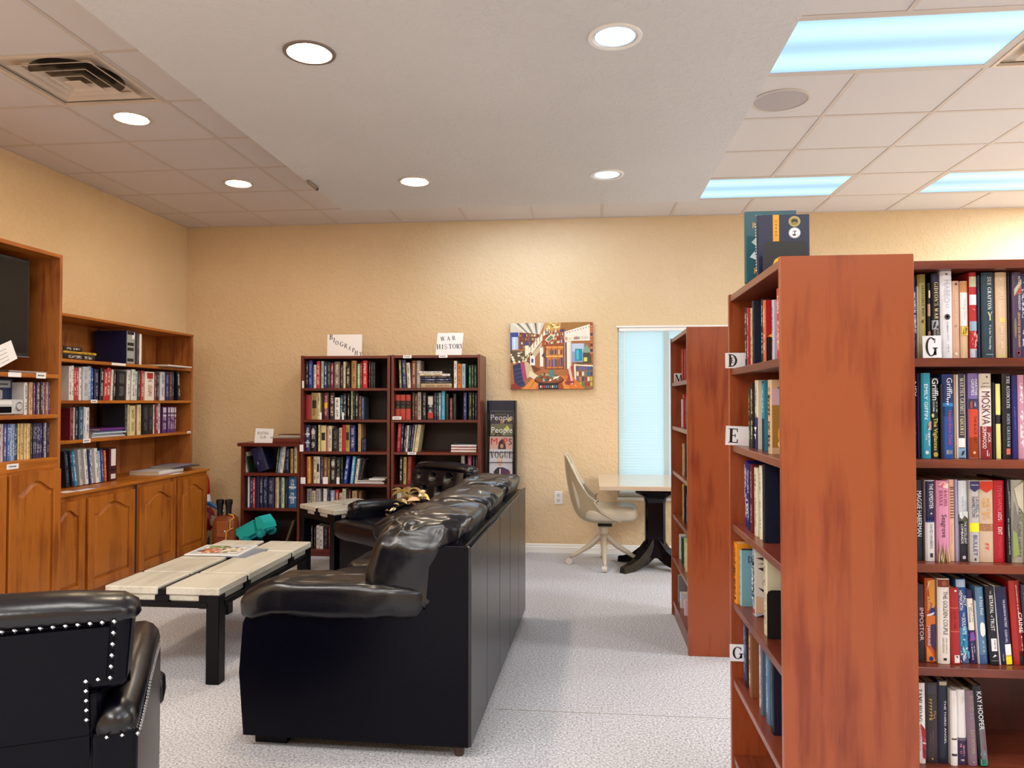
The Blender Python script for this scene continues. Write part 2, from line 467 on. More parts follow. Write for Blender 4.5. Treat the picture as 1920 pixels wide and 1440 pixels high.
struct(MB().box(XL - .1, YF - .12, 0, XR + .1, YF, 3.3).build('wall_front', WALL))
prof = [(0, 0), (-.016, 0), (-.016, .052), (-.011, .058), (-.011, .070), (-.005, .082), (0, .082)]
struct(MB().prism([(YB + p[0], p[1]) for p in prof], 'x', -3.38, XR).build('baseboard_back', WHITE))
struct(MB().prism([(XR + p[0], p[1]) for p in prof], 'y', YF, YB).build('baseboard_right', WHITE))

# window: frame, pane, sill
w1 = MB()
w1.box(WX0, YB + .03, WZ0, WX0 + .035, YB + .13, WZ1).box(WX1 - .035, YB + .03, WZ0, WX1, YB + .13, WZ1)
w1.box(WX0 + .035, YB + .03, WZ0, WX1 - .035, YB + .13, WZ0 + .045).box(WX0 + .035, YB + .03, WZ1 - .035, WX1 - .035, YB + .13, WZ1)
w1 = struct(w1.build('window_1', WHITE))
gm, _nt, _b = newmat('window_glass'); _b.inputs['Transmission Weight'].default_value = 1; _b.inputs['Roughness'].default_value = 0; _b.inputs['IOR'].default_value = 1.02
MB().box(WX0 + .035, YB + .09, WZ0 + .045, WX1 - .035, YB + .094, WZ1 - .035).build('pane', gm, w1)
MB().box(WX0 - .012, YB - .022, WZ0 - .028, WX1 + .012, YB + .03, WZ0, .004).build('sill', WHITE, w1)
MB().box(WX0 - .012, YB - .014, WZ1, WX1 + .012, YB + .004, WZ1 + .018, .003).build('head_trim', WHITE, w1)
# venetian blind
bl = thing('window_blind', 'closed white slatted blind glowing with daylight in the window behind the table', 'blind', ((WX0 + WX1) / 2, YB + .012, WZ1))
sm, nt_, b_ = newmat('blind_slat')
tr = nt_.nodes.new('ShaderNodeBsdfTranslucent'); tr.inputs[0].default_value = (.80, .97, 1.0, 1)
mx = nt_.nodes.new('ShaderNodeMixShader'); mx.inputs[0].default_value = .55
b_.inputs['Base Color'].default_value = lin('e6f4f6'); b_.inputs['Roughness'].default_value = .5
nt_.links.new(b_.outputs[0], mx.inputs[1]); nt_.links.new(tr.outputs[0], mx.inputs[2]); nt_.links.new(mx.outputs[0], nt_.nodes['Material Output'].inputs[0])
hw = (WX1 - WX0) / 2 - .012
MB().box(-hw, -.02, -.032, hw, .018, -.002, .003).build('headrail', WHITE, bl)
pitch = .0262; ns = int((WZ1 - WZ0 - .085) / pitch)
sl = None
for i in range(ns):
    z = -.045 - i * pitch
    if sl is None:
        m_ = MB()
        pts = [(-.0125, -.0205), (-.007, -.0095), (-.003, .002), (.0014, .012), (.0080, .0205)]
        v = [(x, p[0], p[1]) for x in (-hw, hw) for p in pts]
        m_.add(v, [(k, k + 1, 6 + k, 5 + k) for k in range(4)])
        sl = m_.build('slat', sm, bl, (0, 0, z), smooth=True)
    else:
        o = sl.copy(); o.location = (0, 0, z); COL.objects.link(o)
TAPE = mat('ladder_tape', 'b4c4c6', .8)
for x in (-.165, .42):
    MB().box(x - .024, -.0165, -(WZ1 - WZ0) + .05, x + .024, -.0155, -.03).build('ladder_tape', TAPE, bl)
zb = -.045 - ns * pitch
MB().box(-hw, -.014, zb - .012, hw, .012, zb + .008, .003).build('bottom_rail', WHITE, bl)
MB().tube([(-hw + .05, -.022, -.03), (-hw + .052, -.024, -.7), (-hw + .05, -.022, -.95)], .003, 6).build('tilt_wand', WHITE, bl)

# ---------------------------------------------------------------- ceiling: plate, grid bars, lay-in tiles
ce = struct(MB().box(XL - .1, YF - .1, 3.125, XR + .1, YB + .1, 3.2).build('ceiling', TILE))
GX = [-3.635 + .63 * k for k in range(15)]; GX = [XL] + [x for x in GX if x < XR] + [XR]
GY = [YB] + [6.40 - .603 * k for k in range(8)]          # back to front, last row boundary about 2.18
bars = {}
for y in GY[1:]:
    MB().box(XL, y - .012, 3.1004, XR, y + .012, 3.1236).build('grid_bar', GRID, ce)
MB().box(XL, YF, 3.103, XR, GY[-1] - .012, 3.12).build('tile_field', TILE, ce)
for a in ((XL, GY[-1], XL + .02, YB), (XL, YB - .02, XR, YB)):
    MB().box(a[0], a[1], 3.098, a[2], a[3], 3.11).build('wall_angle', GRID, ce)
fixtures = [(.775, 3.385, 2.035, 3.988), (.775, 5.797, 2.035, 6.40), (2.665, 5.797, 3.925, 6.40), (-1.115, 5.797, .145, 6.40), (-3.005, 3.385, -2.375, 3.988), (2.035, 3.385, 2.665, 3.988)]
for x in GX[1:-1]:
    run = [GY[-1], GY[-1]]
    cells = sorted(GY)
    for a, c in list(zip(cells[:-1], cells[1:])) + [(None, None)]:
        inside = a is None or any(f[0] + .05 < x < f[2] - .05 and f[1] < (a + c) / 2 < f[3] for f in fixtures)
        if inside:
            if run[1] > run[0] + .05: MB().box(x - .012, run[0], 3.100, x + .012, run[1], 3.124).build('grid_bar', GRID, ce)
            run = [c, c]
        else: run[1] = c
tile_mesh = {}
for i in range(len(GX) - 1):
    for j in range(len(GY) - 1):
        x0, x1, y1, y0 = GX[i], GX[i + 1], GY[j], GY[j + 1]
        cx, cy = (x0 + x1) / 2, (y0 + y1) / 2
        if any(f[0] < cx < f[2] and f[1] < cy < f[3] for f in fixtures): continue
        if -1.75 < cx < .6 and cy < 5.2: continue
        if cx > 4.3: 
            pass
        k = (round(x1 - x0, 3), round(y1 - y0, 3))
        if k not in tile_mesh:
            hx, hy = k[0] / 2 - .012, k[1] / 2 - .012
            o = MB().box(-hx, -hy, .003, hx, hy, .018).build('ceiling_tile', TILE, ce, (cx, cy, 3.10 + random.uniform(0, .0012)))
            tile_mesh[k] = o
        else:
            o = tile_mesh[k].copy(); COL.objects.link(o)
            o.location = (cx, cy, 3.10 + random.uniform(0, .0012))
SX0, SX1, SY1, SZ = -1.93, .848, 5.765, 2.92
so = struct(MB().box(SX0, YF, SZ, SX1, SY1, 3.09).build('soffit', SOFF))

# ---------------------------------------------------------------- fixtures in the ceiling
fm, nt_, b_ = newmat('troffer_diffuser')
N, L = nt_.nodes, nt_.links
tc = N.new('ShaderNodeTexCoord'); sx = N.new('ShaderNodeSeparateXYZ'); L.new(tc.outputs['Object'], sx.inputs[0])
cs = N.new('ShaderNodeMath'); cs.operation = 'MULTIPLY'; cs.inputs[1].default_value = 2 * PI / .30; L.new(sx.outputs['Y'], cs.inputs[0])
co = N.new('ShaderNodeMath'); co.operation = 'COSINE'; L.new(cs.outputs[0], co.inputs[0])
rp = N.new('ShaderNodeValToRGB'); rp.color_ramp.elements[0].position = 0; rp.color_ramp.elements[1].position = 1
rp.color_ramp.elements[0].color = (.34, .60, .86, 1); rp.color_ramp.elements[1].color = (.56, .92, .98, 1)
mr = N.new('ShaderNodeMapRange'); mr.inputs[1].default_value = 1; mr.inputs[2].default_value = -1
L.new(co.outputs[0], mr.inputs[0]); L.new(mr.outputs[0], rp.inputs[0]); L.new(rp.outputs[0], b_.inputs['Emission Color'])
b_.inputs['Base Color'].default_value = (0, 0, 0, 1); b_.inputs['Emission Strength'].default_value = 1.0
b_.inputs['Roughness'].default_value = .4
def troffer(x0, y0, x1, y1, lab, dm=None):
    cx, cy = (x0 + x1) / 2, (y0 + y1) / 2; hx, hy = (x1 - x0) / 2 - .012, (y1 - y0) / 2 - .012
    t = thing('ceiling_light', lab, 'ceiling light', (cx, cy, 3.10), 0, 'rectangular fluorescent ceiling lights')
    f = MB(); w = .02
    f.box(-hx, -hy, 0, hx, -hy + w, .02).box(-hx, hy - w, 0, hx, hy, .02).box(-hx, -hy + w, 0, -hx + w, hy - w, .02).box(hx - w, -hy + w, 0, hx, hy - w, .02)
    f.build('frame', GRID, t)
    MB().box(-hx + w, -hy + w, .004, hx - w, hy - w, .012).build('diffuser', dm or fm, t)
    return t
troffer(*fixtures[0], 'large bluish fluorescent ceiling light nearest the camera above the cherry bookcase')
troffer(*fixtures[1], 'bluish fluorescent ceiling light cut by the soffit corner near the back wall')
troffer(*fixtures[2], 'bluish fluorescent ceiling light at the right edge near the back wall')
troffer(*fixtures[3], 'fluorescent ceiling light hidden above the soffit, only a bright sliver showing', emit('troffer_diffuser_bright', 'd8ecff', 9.0))

LAMP = emit('downlight_lamp', 'ffe8ca', 205.0)
TRIM = mat('downlight_trim', 'c9bdb2', .35)
REFL = mat('downlight_reflector', 'e8eef2', .25, metal=.3)
def downlight(x, y, z, lab, depth=.02, lamp=LAMP, trim=TRIM):
    t = thing('downlight', lab, 'downlight', (x, y, z), 0, 'round recessed downlights')
    MB().lathe([(.114, 0.0), (.112, -.006), (.096, -.006), (.092, 0.0), (.092, .004), (.114, .004), (.114, 0)], 32).build('trim_ring', trim, t, smooth=True, sharp=40)
    MB().lathe([(.0925, -.003), (.0895, -.001), (.088, .0008), (.084, .0012)], 32).build('reflector', REFL, t, smooth=True)
    n = 32
    b = MB(); b.add([(.0845 * math.cos(2 * PI * i / n), .0845 * math.sin(2 * PI * i / n), -.001) for i in range(n)], [tuple(range(n))[::-1]])
    b.build('lamp', lamp, t)
    return t
LAMP2 = emit('downlight_lamp_cool', 'cfe8ff', 1.25)
TRIMD = mat('downlight_trim_dark', '7c7068', .4)
LAMPL = emit('downlight_lamp_left', 'ffe2b8', 110.0)
downlight(-2.719, 4.204, ZC + .001, 'lit round downlight in the left ceiling tiles beside the air diffuser', lamp=LAMPL)
downlight(-2.704, 5.556, ZC + .001, 'lit round downlight in the left ceiling tiles nearest the back wall', lamp=LAMPL)
downlight(-1.20, 3.12, SZ, 'brightest round downlight at the front left of the plaster soffit', trim=TRIMD)
downlight(.121, 3.11, SZ, 'pale blue downlight with white rim at the front right of the plaster soffit', lamp=LAMP2, trim=WHITE)
downlight(-1.18, 5.04, SZ, 'lit round downlight at the back left of the plaster soffit')
downlight(.139, 5.02, SZ, 'pale lit downlight at the back right of the plaster soffit', lamp=LAMP2, trim=WHITE)

def diffuser(x, y, lab):
    t = thing('air_diffuser', lab, 'air vent', (x, y, 3.10), 0)
    VM = mat('diffuser_enamel', 'd8c8b8', .4) if 'diffuser_enamel' not in bpy.data.materials else bpy.data.materials['diffuser_enamel']
    def ring(s0, z0, s1, z1):
        m = MB(); v = []
        for s, z in ((s0, z0), (s1, z1), (s1 - .004, z1), (s0 - .006, z0)):
            v += [(-s, -s, z), (s, -s, z), (s, s, z), (-s, s, z)]
        fs = []
        for a in range(4):
            bb = (a + 1) % 4
            for i in range(4): fs.append((a * 4 + i, a * 4 + (i + 1) % 4, bb * 4 + (i + 1) % 4, bb * 4 + i))
        m.add(v, fs); return m
    fr = MB(); h = .303; w = .018
    fr.box(-h, -h, -.004, h, -h + w, .016).box(-h, h - w, -.004, h, h, .016).box(-h, -h + w, -.004, -h + w, h - w, .016).box(h - w, -h + w, -.004, h, h - w, .016)
    fr.build('frame', VM, t)
    for k, s in enumerate((.225, .155, .095)):
        ring(s, -.006 - .004 * k, s - .034, .014).build('louvre', VM, t)
    MB().box(-.045, -.045, -.02, .045, .045, -.014, .002).build('centre_plate', VM, t)
    m = MB(); v = [(-.285, -.285, .012), (.285, -.285, .012), (.285, .285, .012), (-.285, .285, .012)]
    v += [(p[0], p[1], .024) for p in v]
    m.add(v, [(0, 1, 5, 4), (1, 2, 6, 5), (2, 3, 7, 6), (3, 0, 4, 7), (4, 5, 6, 7)]); m.build('plenum', VM, t)
    n = 28; m = MB(); m.add([(.225 * math.cos(2 * PI * i / n), .225 * math.sin(2 * PI * i / n), .0232) for i in range(n)], [tuple(range(n))[::-1]])
    m.build('duct_mouth', DARKP, t)
    return t
diffuser(-2.69, 3.6865, 'square louvred air diffuser set in the ceiling tiles at the top left')
diffuser(2.35, 3.6865, 'square air diffuser at the right edge beside the largest ceiling light')

t = thing('ceiling_speaker', 'round grey speaker grille in the ceiling tile beside the soffit', 'speaker', (1.095, 4.32, 3.103))
MB().lathe([(.162, .002), (.160, -.006), (.148, -.007), (.146, -.003)], 40).build('rim', GRID, t, smooth=True, sharp=40)
n = 40; m = MB(); m.lathe([(0, -.0065), (.08, -.006), (.147, -.0035)], 40); m.build('grille', mat('speaker_mesh', 'b0a8a8', .6, bump=(400, .5)), t, smooth=True)
t = thing('ceiling_hook', 'small steel peg fixed under the left edge of the plaster soffit', 'hook', (-1.90, 4.93, SZ))
MB().cyl((0, 0, -.012), (0, .15, -.016), .012, n=10).build('peg', mat('peg_steel', '8c8274', .4, metal=.5), t)
MB().cyl((0, .15, -.016), (0, .168, -.0165), .013, n=10).build('tip', BLACK, t)
MB().box(-.008, .03, -.012, .008, .05, 0).build('clip', GRID, t)

t = thing('wall_outlet', 'white electrical outlet plate low on the wall beside the chair', 'outlet', (-.262, YB - .0005, .507))
MB().box(-.038, -.006, -.06, .038, 0, .06, .003).build('plate', WHITE, t)
for z in (-.024, .024):
    s = MB().box(-.017, -.0075, z - .016, .017, -.005, z + .016, .003).build('socket', mat('socket_white', 'dcdcdc', .4) if z < 0 else bpy.data.materials['socket_white'], t)
    m = MB().box(-.008, -.0082, z - .003, -.005, -.0074, z + .008).box(.005, -.0082, z - .003, .008, -.0074, z + .008).cyl((0, -.0082, z - .008), (0, -.0074, z - .008), .003, n=8)
    m.build('slot', DARKP, s)

# ---------------------------------------------------------------- bookcases
def bookcase(name, label, loc, rz, W, H, D, shelves, mats, T=.024, kick=True, crown=False, group=None, topover=0.):
    """front at local y=0, x from 0 to W, depth along +y"""
    ms, mx, mb = mats
    t = thing(name, label, 'bookcase', loc, rz, group)
    MB().box(0, 0, 0, T, D, H, .0015).build('side_panel', ms, t)
    MB().box(W - T, 0, 0, W, D, H, .0015).build('side_panel', ms, t)
    MB().box(T if not topover else -topover, .004 if not topover else -.012, H - T - .004, W - T if not topover else W, D, H - .004 + (.006 if topover else 0), .0015).build('top_panel', mx, t)
    for i, z in enumerate(shelves):
        MB().box(T, .006, z - T, W - T, D - .008, z, .002).build('shelf', mx, t)
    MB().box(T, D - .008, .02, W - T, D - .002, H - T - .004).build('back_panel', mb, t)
    if kick:
        MB().box(T, .012, 0, W - T, .03, shelves[-1] - T - .001).build('kick_plate', mx, t)
    return t
SB = [1.517, 1.232, .943, .652, .365, .06]
SN = [1.52, 1.237, .947, .662, .381, .10]
MM = (MAHOG, MAHOGX, MAHOGB)
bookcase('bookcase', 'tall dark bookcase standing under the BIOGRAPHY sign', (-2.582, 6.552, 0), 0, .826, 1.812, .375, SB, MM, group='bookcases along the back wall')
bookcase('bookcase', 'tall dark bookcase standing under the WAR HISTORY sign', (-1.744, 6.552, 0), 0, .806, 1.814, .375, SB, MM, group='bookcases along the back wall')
bookcase('bookcase', 'low dark bookcase under the boating club sign with a toy truck at its foot', (-3.145, 6.556, 0), 0, .556, 1.015, .30, [.742, .424, .05], MM, group='bookcases along the back wall', topover=.03)
CM = (CHERRY, CHERRYX, CHERRYB)
bookcase('bookcase', 'nearest cherry bookcase with its bare end panel facing the camera', (.5285, 2.866, 0), -PI / 2, .766, 1.797, .349, SN, CM, group='cherry bookcases')
bookcase('bookcase', 'cherry bookcase behind the nearest one, beside the table and window', (.553, 5.03, 0), -PI / 2, .82, 1.812, .345, SN, CM, group='cherry bookcases')
bookcase('bookcase', 'cherry bookcase at the right edge with book spines facing the camera', (.879, 2.185, 0), 0, .80, 1.797, .30, SN, CM, group='cherry bookcases')

# ---------------------------------------------------------------- oak wall unit
def arch(x0, x1, zlow, zhigh, n=22):
    pts = []
    for i in range(n + 1):
        t = -1 + 2 * i / n
        s = 0 if abs(t) > .9 else (.5 + .5 * math.cos(PI * t / .9)) ** .72
        pts.append((x0 + (x1 - x0) * i / n, zlow + (zhigh - zlow) * s))
    return pts
def panel_door(parent, y0, y1, z0, z1, X, frame_w=.062):
    """door in the plane x=X facing +x"""
    T = .02; a, c = y0 + frame_w, y1 - frame_w; rise = min(.055, (c - a) * .2)
    zl, zh = z1 - frame_w - rise, z1 - frame_w + .008
    m = MB()
    m.box(X, y0, z0, X + T, a, z1, .003).box(X, c, z0, X + T, y1, z1, .003)
    m.box(X, a, z0, X + T - .0005, c, z0 + frame_w, .002)
    ar = arch(a, c, zl, zh)
    top = [(a, z1 - .001), *ar, (c, z1 - .001)]
    m.prism(top[::-1], 'x', X, X + T - .0005)
    d = m.build('door', OAK, parent)
    # sunk field with a raised, bevelled centre
    b = MB(); g = .004
    low = [(a - .002, z0 + frame_w - .002)] + [(p[0], p[1] + .004) for p in arch(a - .002, c + .002, zl, zh)] + [(c + .002, z0 + frame_w - .002)]
    b.prism(low, 'x', X, X + .006)
    i0, i1 = .006, .028
    def out(k): return [(a + k, z0 + frame_w + k)] + [(p[0], p[1] - k) for p in arch(a + k, c - k, zl, zh)] + [(c - k, z0 + frame_w + k)]
    o0, o1 = out(i0), out(i1)
    n = len(o0)
    v = [(X + .006, p[0], p[1]) for p in o0] + [(X + .017, p[0], p[1]) for p in o1]
    b.add(v, [(i, (i + 1) % n, n + (i + 1) % n, n + i) for i in range(n)] + [tuple(range(n, 2 * n))])
    b.build('door_panel', OAK, d)
    return d
FX = -3.40          # base cabinet face
tall = thing('media_cabinet', 'tall honey oak cabinet at the left edge holding the television and discs', 'cabinet', (0, 0, 0))
TX, TY0, TY1, TH = -3.31, 3.46, 4.42, 2.326
MB().box(XL, TY1 - .022, 0, TX, TY1, TH, .002).build('side_panel', OAKD, tall)
MB().box(XL, TY0, 0, TX, TY0 + .022, TH, .002).build('side_panel', OAKD, tall)
MB().box(XL, TY0 + .022, TH - .024, TX, TY1 - .022, TH, .002).build('top_panel', OAKY, tall)
for z in (1.566, 1.317, 1.048):
    MB().box(XL + .012, TY0 + .022, z - .024, TX - .002, TY1 - .022, z, .002).build('shelf', OAKY, tall)
MB().box(XL + .002, TY0 + .022, .1, XL + .012, TY1 - .022, TH - .024).build('back_panel', OAKD, tall)
MB().box(TX - .02, TY0 + .022, .985, TX, TY1 - .022, 1.024, .001).build('rail', OAKY, tall)
m = MB().box(XL + .17, TY1 - .0235, 1.58, XL + .19, TY1 - .0215, 2.29)  # shelf standard on the inner side panel
m.build('upright_strip', mat('strip_brown', '2a140c', .5), tall)
MB().box(XL + .02, TY0 + .022, 0, TX - .06, TY1 - .022, .10).build('toe_kick', OAKD, tall)
MB().box(TX - .02, TY0 + .022, .10, TX - .001, TY1 - .022, .985).build('face_frame', OAK, tall)
panel_door(tall, 3.985, 4.405, .115, .975, TX)
panel_door(tall, 3.49, 3.965, .115, .975, TX)
BY0, BY1, BH = 4.424, 6.425, .795
base = thing('base_cabinet', 'long low honey oak base cabinet with arched panel doors along the left wall', 'cabinet', (0, 0, 0))
MB().box(XL + .003, BY0, .09, FX, BY1, BH - .022, .002).build('carcass', OAK, base)
MB().box(XL + .003, BY0, BH - .022, FX + .022, BY1 + .012, BH, .004).build('countertop', OAKY, base)
MB().box(XL + .003, BY0, 0, FX - .05, BY1 - .02, .089).build('toe_kick', OAKD, base)
for y0, y1 in ((4.43, 4.765), (4.80, 5.325), (5.39, 5.885), (5.925, 6.40)):
    panel_door(base, y0, y1, .105, .738, FX)
m = MB().box(FX - .0005, 5.335, .1, FX + .0012, 5.378, .765); m.build('stile_gap', mat('gap_dark', '3a1c10', .8), base)
hut = thing('hutch_shelves', 'open honey oak hutch shelves standing on the low base cabinet', 'shelf unit', (0, 0, 0))
HX, HT = -3.54, 2.0
MB().box(XL, BY0 + .001, BH + .0005, HX, BY0 + .021, HT - .02, .002).build('side_panel', OAKD, hut)
MB().box(XL, BY1 - .022, BH + .0005, HX, BY1, HT - .02, .002).build('side_panel', OAKD, hut)
MB().box(XL, BY0, HT - .02, HX + .004, BY1 + .004, HT, .003).build('top_panel', OAKY, hut)
for z in (1.69, 1.405, 1.128):
    MB().box(XL + .012, BY0 + .021, z - .022, HX - .002, BY1 - .022, z, .002).build('shelf', OAKY, hut)
MB().box(XL + .002, BY0 + .021, BH + .001, XL + .012, BY1 - .022, HT - .02).build('back_panel', OAKD, hut)
m = MB()
for z0, z1 in ((.80, 1.10), (1.13, 1.38), (1.41, 1.66), (1.70, 1.975)): m.box(XL + .011, 5.60, z0, XL + .016, 5.63, z1)
m.build('upright_strip', bpy.data.materials['strip_brown'], hut)  # dark strip standing in for the joint between the back panels

# ---------------------------------------------------------------- leather sofa
def wrinkle(amp, sc=9., seed=0., aniso=(1, 1, 1)):
    def fn(d, p):
        q = Vector((p.x * sc * aniso[0] + seed, p.y * sc * aniso[1], p.z * sc * aniso[2]))
        k = noise.fractal(q, .9, 2.0, 3) + .5 * abs(noise.noise(q * 1.9)) - 1.1 * max(0, 1 - 7 * abs(noise.noise(q * .8 + Vector((3.1, 1.7, seed))))) * max(0, .35 + noise.noise(q * .5))
        return p + d.normalized() * (amp * k)
    return fn
sofa = thing('leather_sofa', 'large black leather sofa seen from behind in the middle of the room', 'sofa', (-.462, 2.905, 0), math.radians(90 - 1.55))
SL, SD = 1.95, .94
m = MB().box(.02, .03, .06, SL - .02, .90, .30, .01); m.build('base_frame', LEATHER, sofa)
MB().box(.012, .006, .05, SL - .012, .17, .83, .012).build('back_frame', LEATHER, sofa)
pw = (SL) / 5
for i in range(5):
    MB().box(i * pw + .0015, -.012, .05, (i + 1) * pw - .0015, .008, .832, .005).build('back_panel', LEATHERB, sofa)
MB().tube([(.0, -.008, .833), (SL, -.008, .833)], .006, 8).build('piping', LEATHER, sofa, smooth=True)
for s in (0, 1):
    xa, xb = (0, .20) if s == 0 else (SL - .20, SL)
    poly = [(.0, .05), (.925, .05), (.945, .30), (.93, .50), (.90, .56), (.172, .58), (.15, .825), (.0, .825)]
    MB().prism(poly, 'x', xa, xa + .018 if s == 0 else xb).build('arm_side', LEATHER, sofa) if s == 0 else MB().prism(poly, 'x', xb - .018, xb).build('arm_side', LEATHER, sofa)
    MB().box(xa + .018, .17, .06, xb - .018 if s == 0 else xb - .018, .925, .57, .02).build('arm_body', LEATHER, sofa)
    c = (xa + xb) / 2
    def armfn(d, p, W=wrinkle(.008, 11, s * 7)):
        p = W(d, p)
        if d.y > .6: p.z -= .05 * (d.y - .6) / .4
        for sx in (.42,):   # stitched seam across the pad
            p.z -= .006 * math.exp(-((p.y - .62) / .008) ** 2)
        return p
    MB().pillow((c + (-.006 if s == 0 else .006), .56, .605), (.128, .405, .078), .5, 72, 36, armfn).build('arm_pad', LEATHER2, sofa, smooth=True)
for k in range(3):
    x0 = .205 + k * .513
    def seatfn(d, p, W=wrinkle(.008, 7, k * 3.1)):
        p = W(d, p); return p
    MB().pillow((x0 + .2565, .60, .385), (.256, .36, .095), .32, 60, 28, seatfn).build('seat_cushion', LEATHER2, sofa, smooth=True)
bl_ = [(-.004, .665), (.655, 1.295), (1.285, 1.954)]
for k, (xa, xb) in enumerate(bl_):
    def backfn(d, p, W=wrinkle(.015, 9, k * 5.3, (1.5, .7, .8))):
        # fat roll at the top, leaning back; gathers towards the seams
        t = (p.z - .52) / .40
        p.y += -.075 * t + .05 * math.sin(max(0, min(1, t)) * PI)
        if d.y < 0: p.y = max(p.y, .012 if p.z < .84 else -.01)
        e = abs(d.x)
        q = W(d, p)
        if e > .75:
            g = (e - .75) / .25
            q.z += .012 * g * math.sin(q.y * 75); q.x += .006 * g * math.sin(q.z * 60)
        return q
    z0 = .52
    MB().pillow(((xa + xb) / 2, .245, .725), ((xb - xa) / 2, .185, .212), .42, 96, 52, backfn).build('back_cushion', LEATHER2, sofa, smooth=True)
for x in (.05, SL - .16):
    MB().box(x, .76, 0.0, x + .11, .90, .058, .004).build('front_foot', BLACK, sofa)
for x in (.05, SL - .1):
    MB().lathe([(0, 0), (.018, 0), (.026, .055), (0, .055)], 14, (x, .045, 0)).build('rear_foot', wood('foot_wood', '3a2418', '5a3a26') if x < .1 else bpy.data.materials['foot_wood'], sofa)

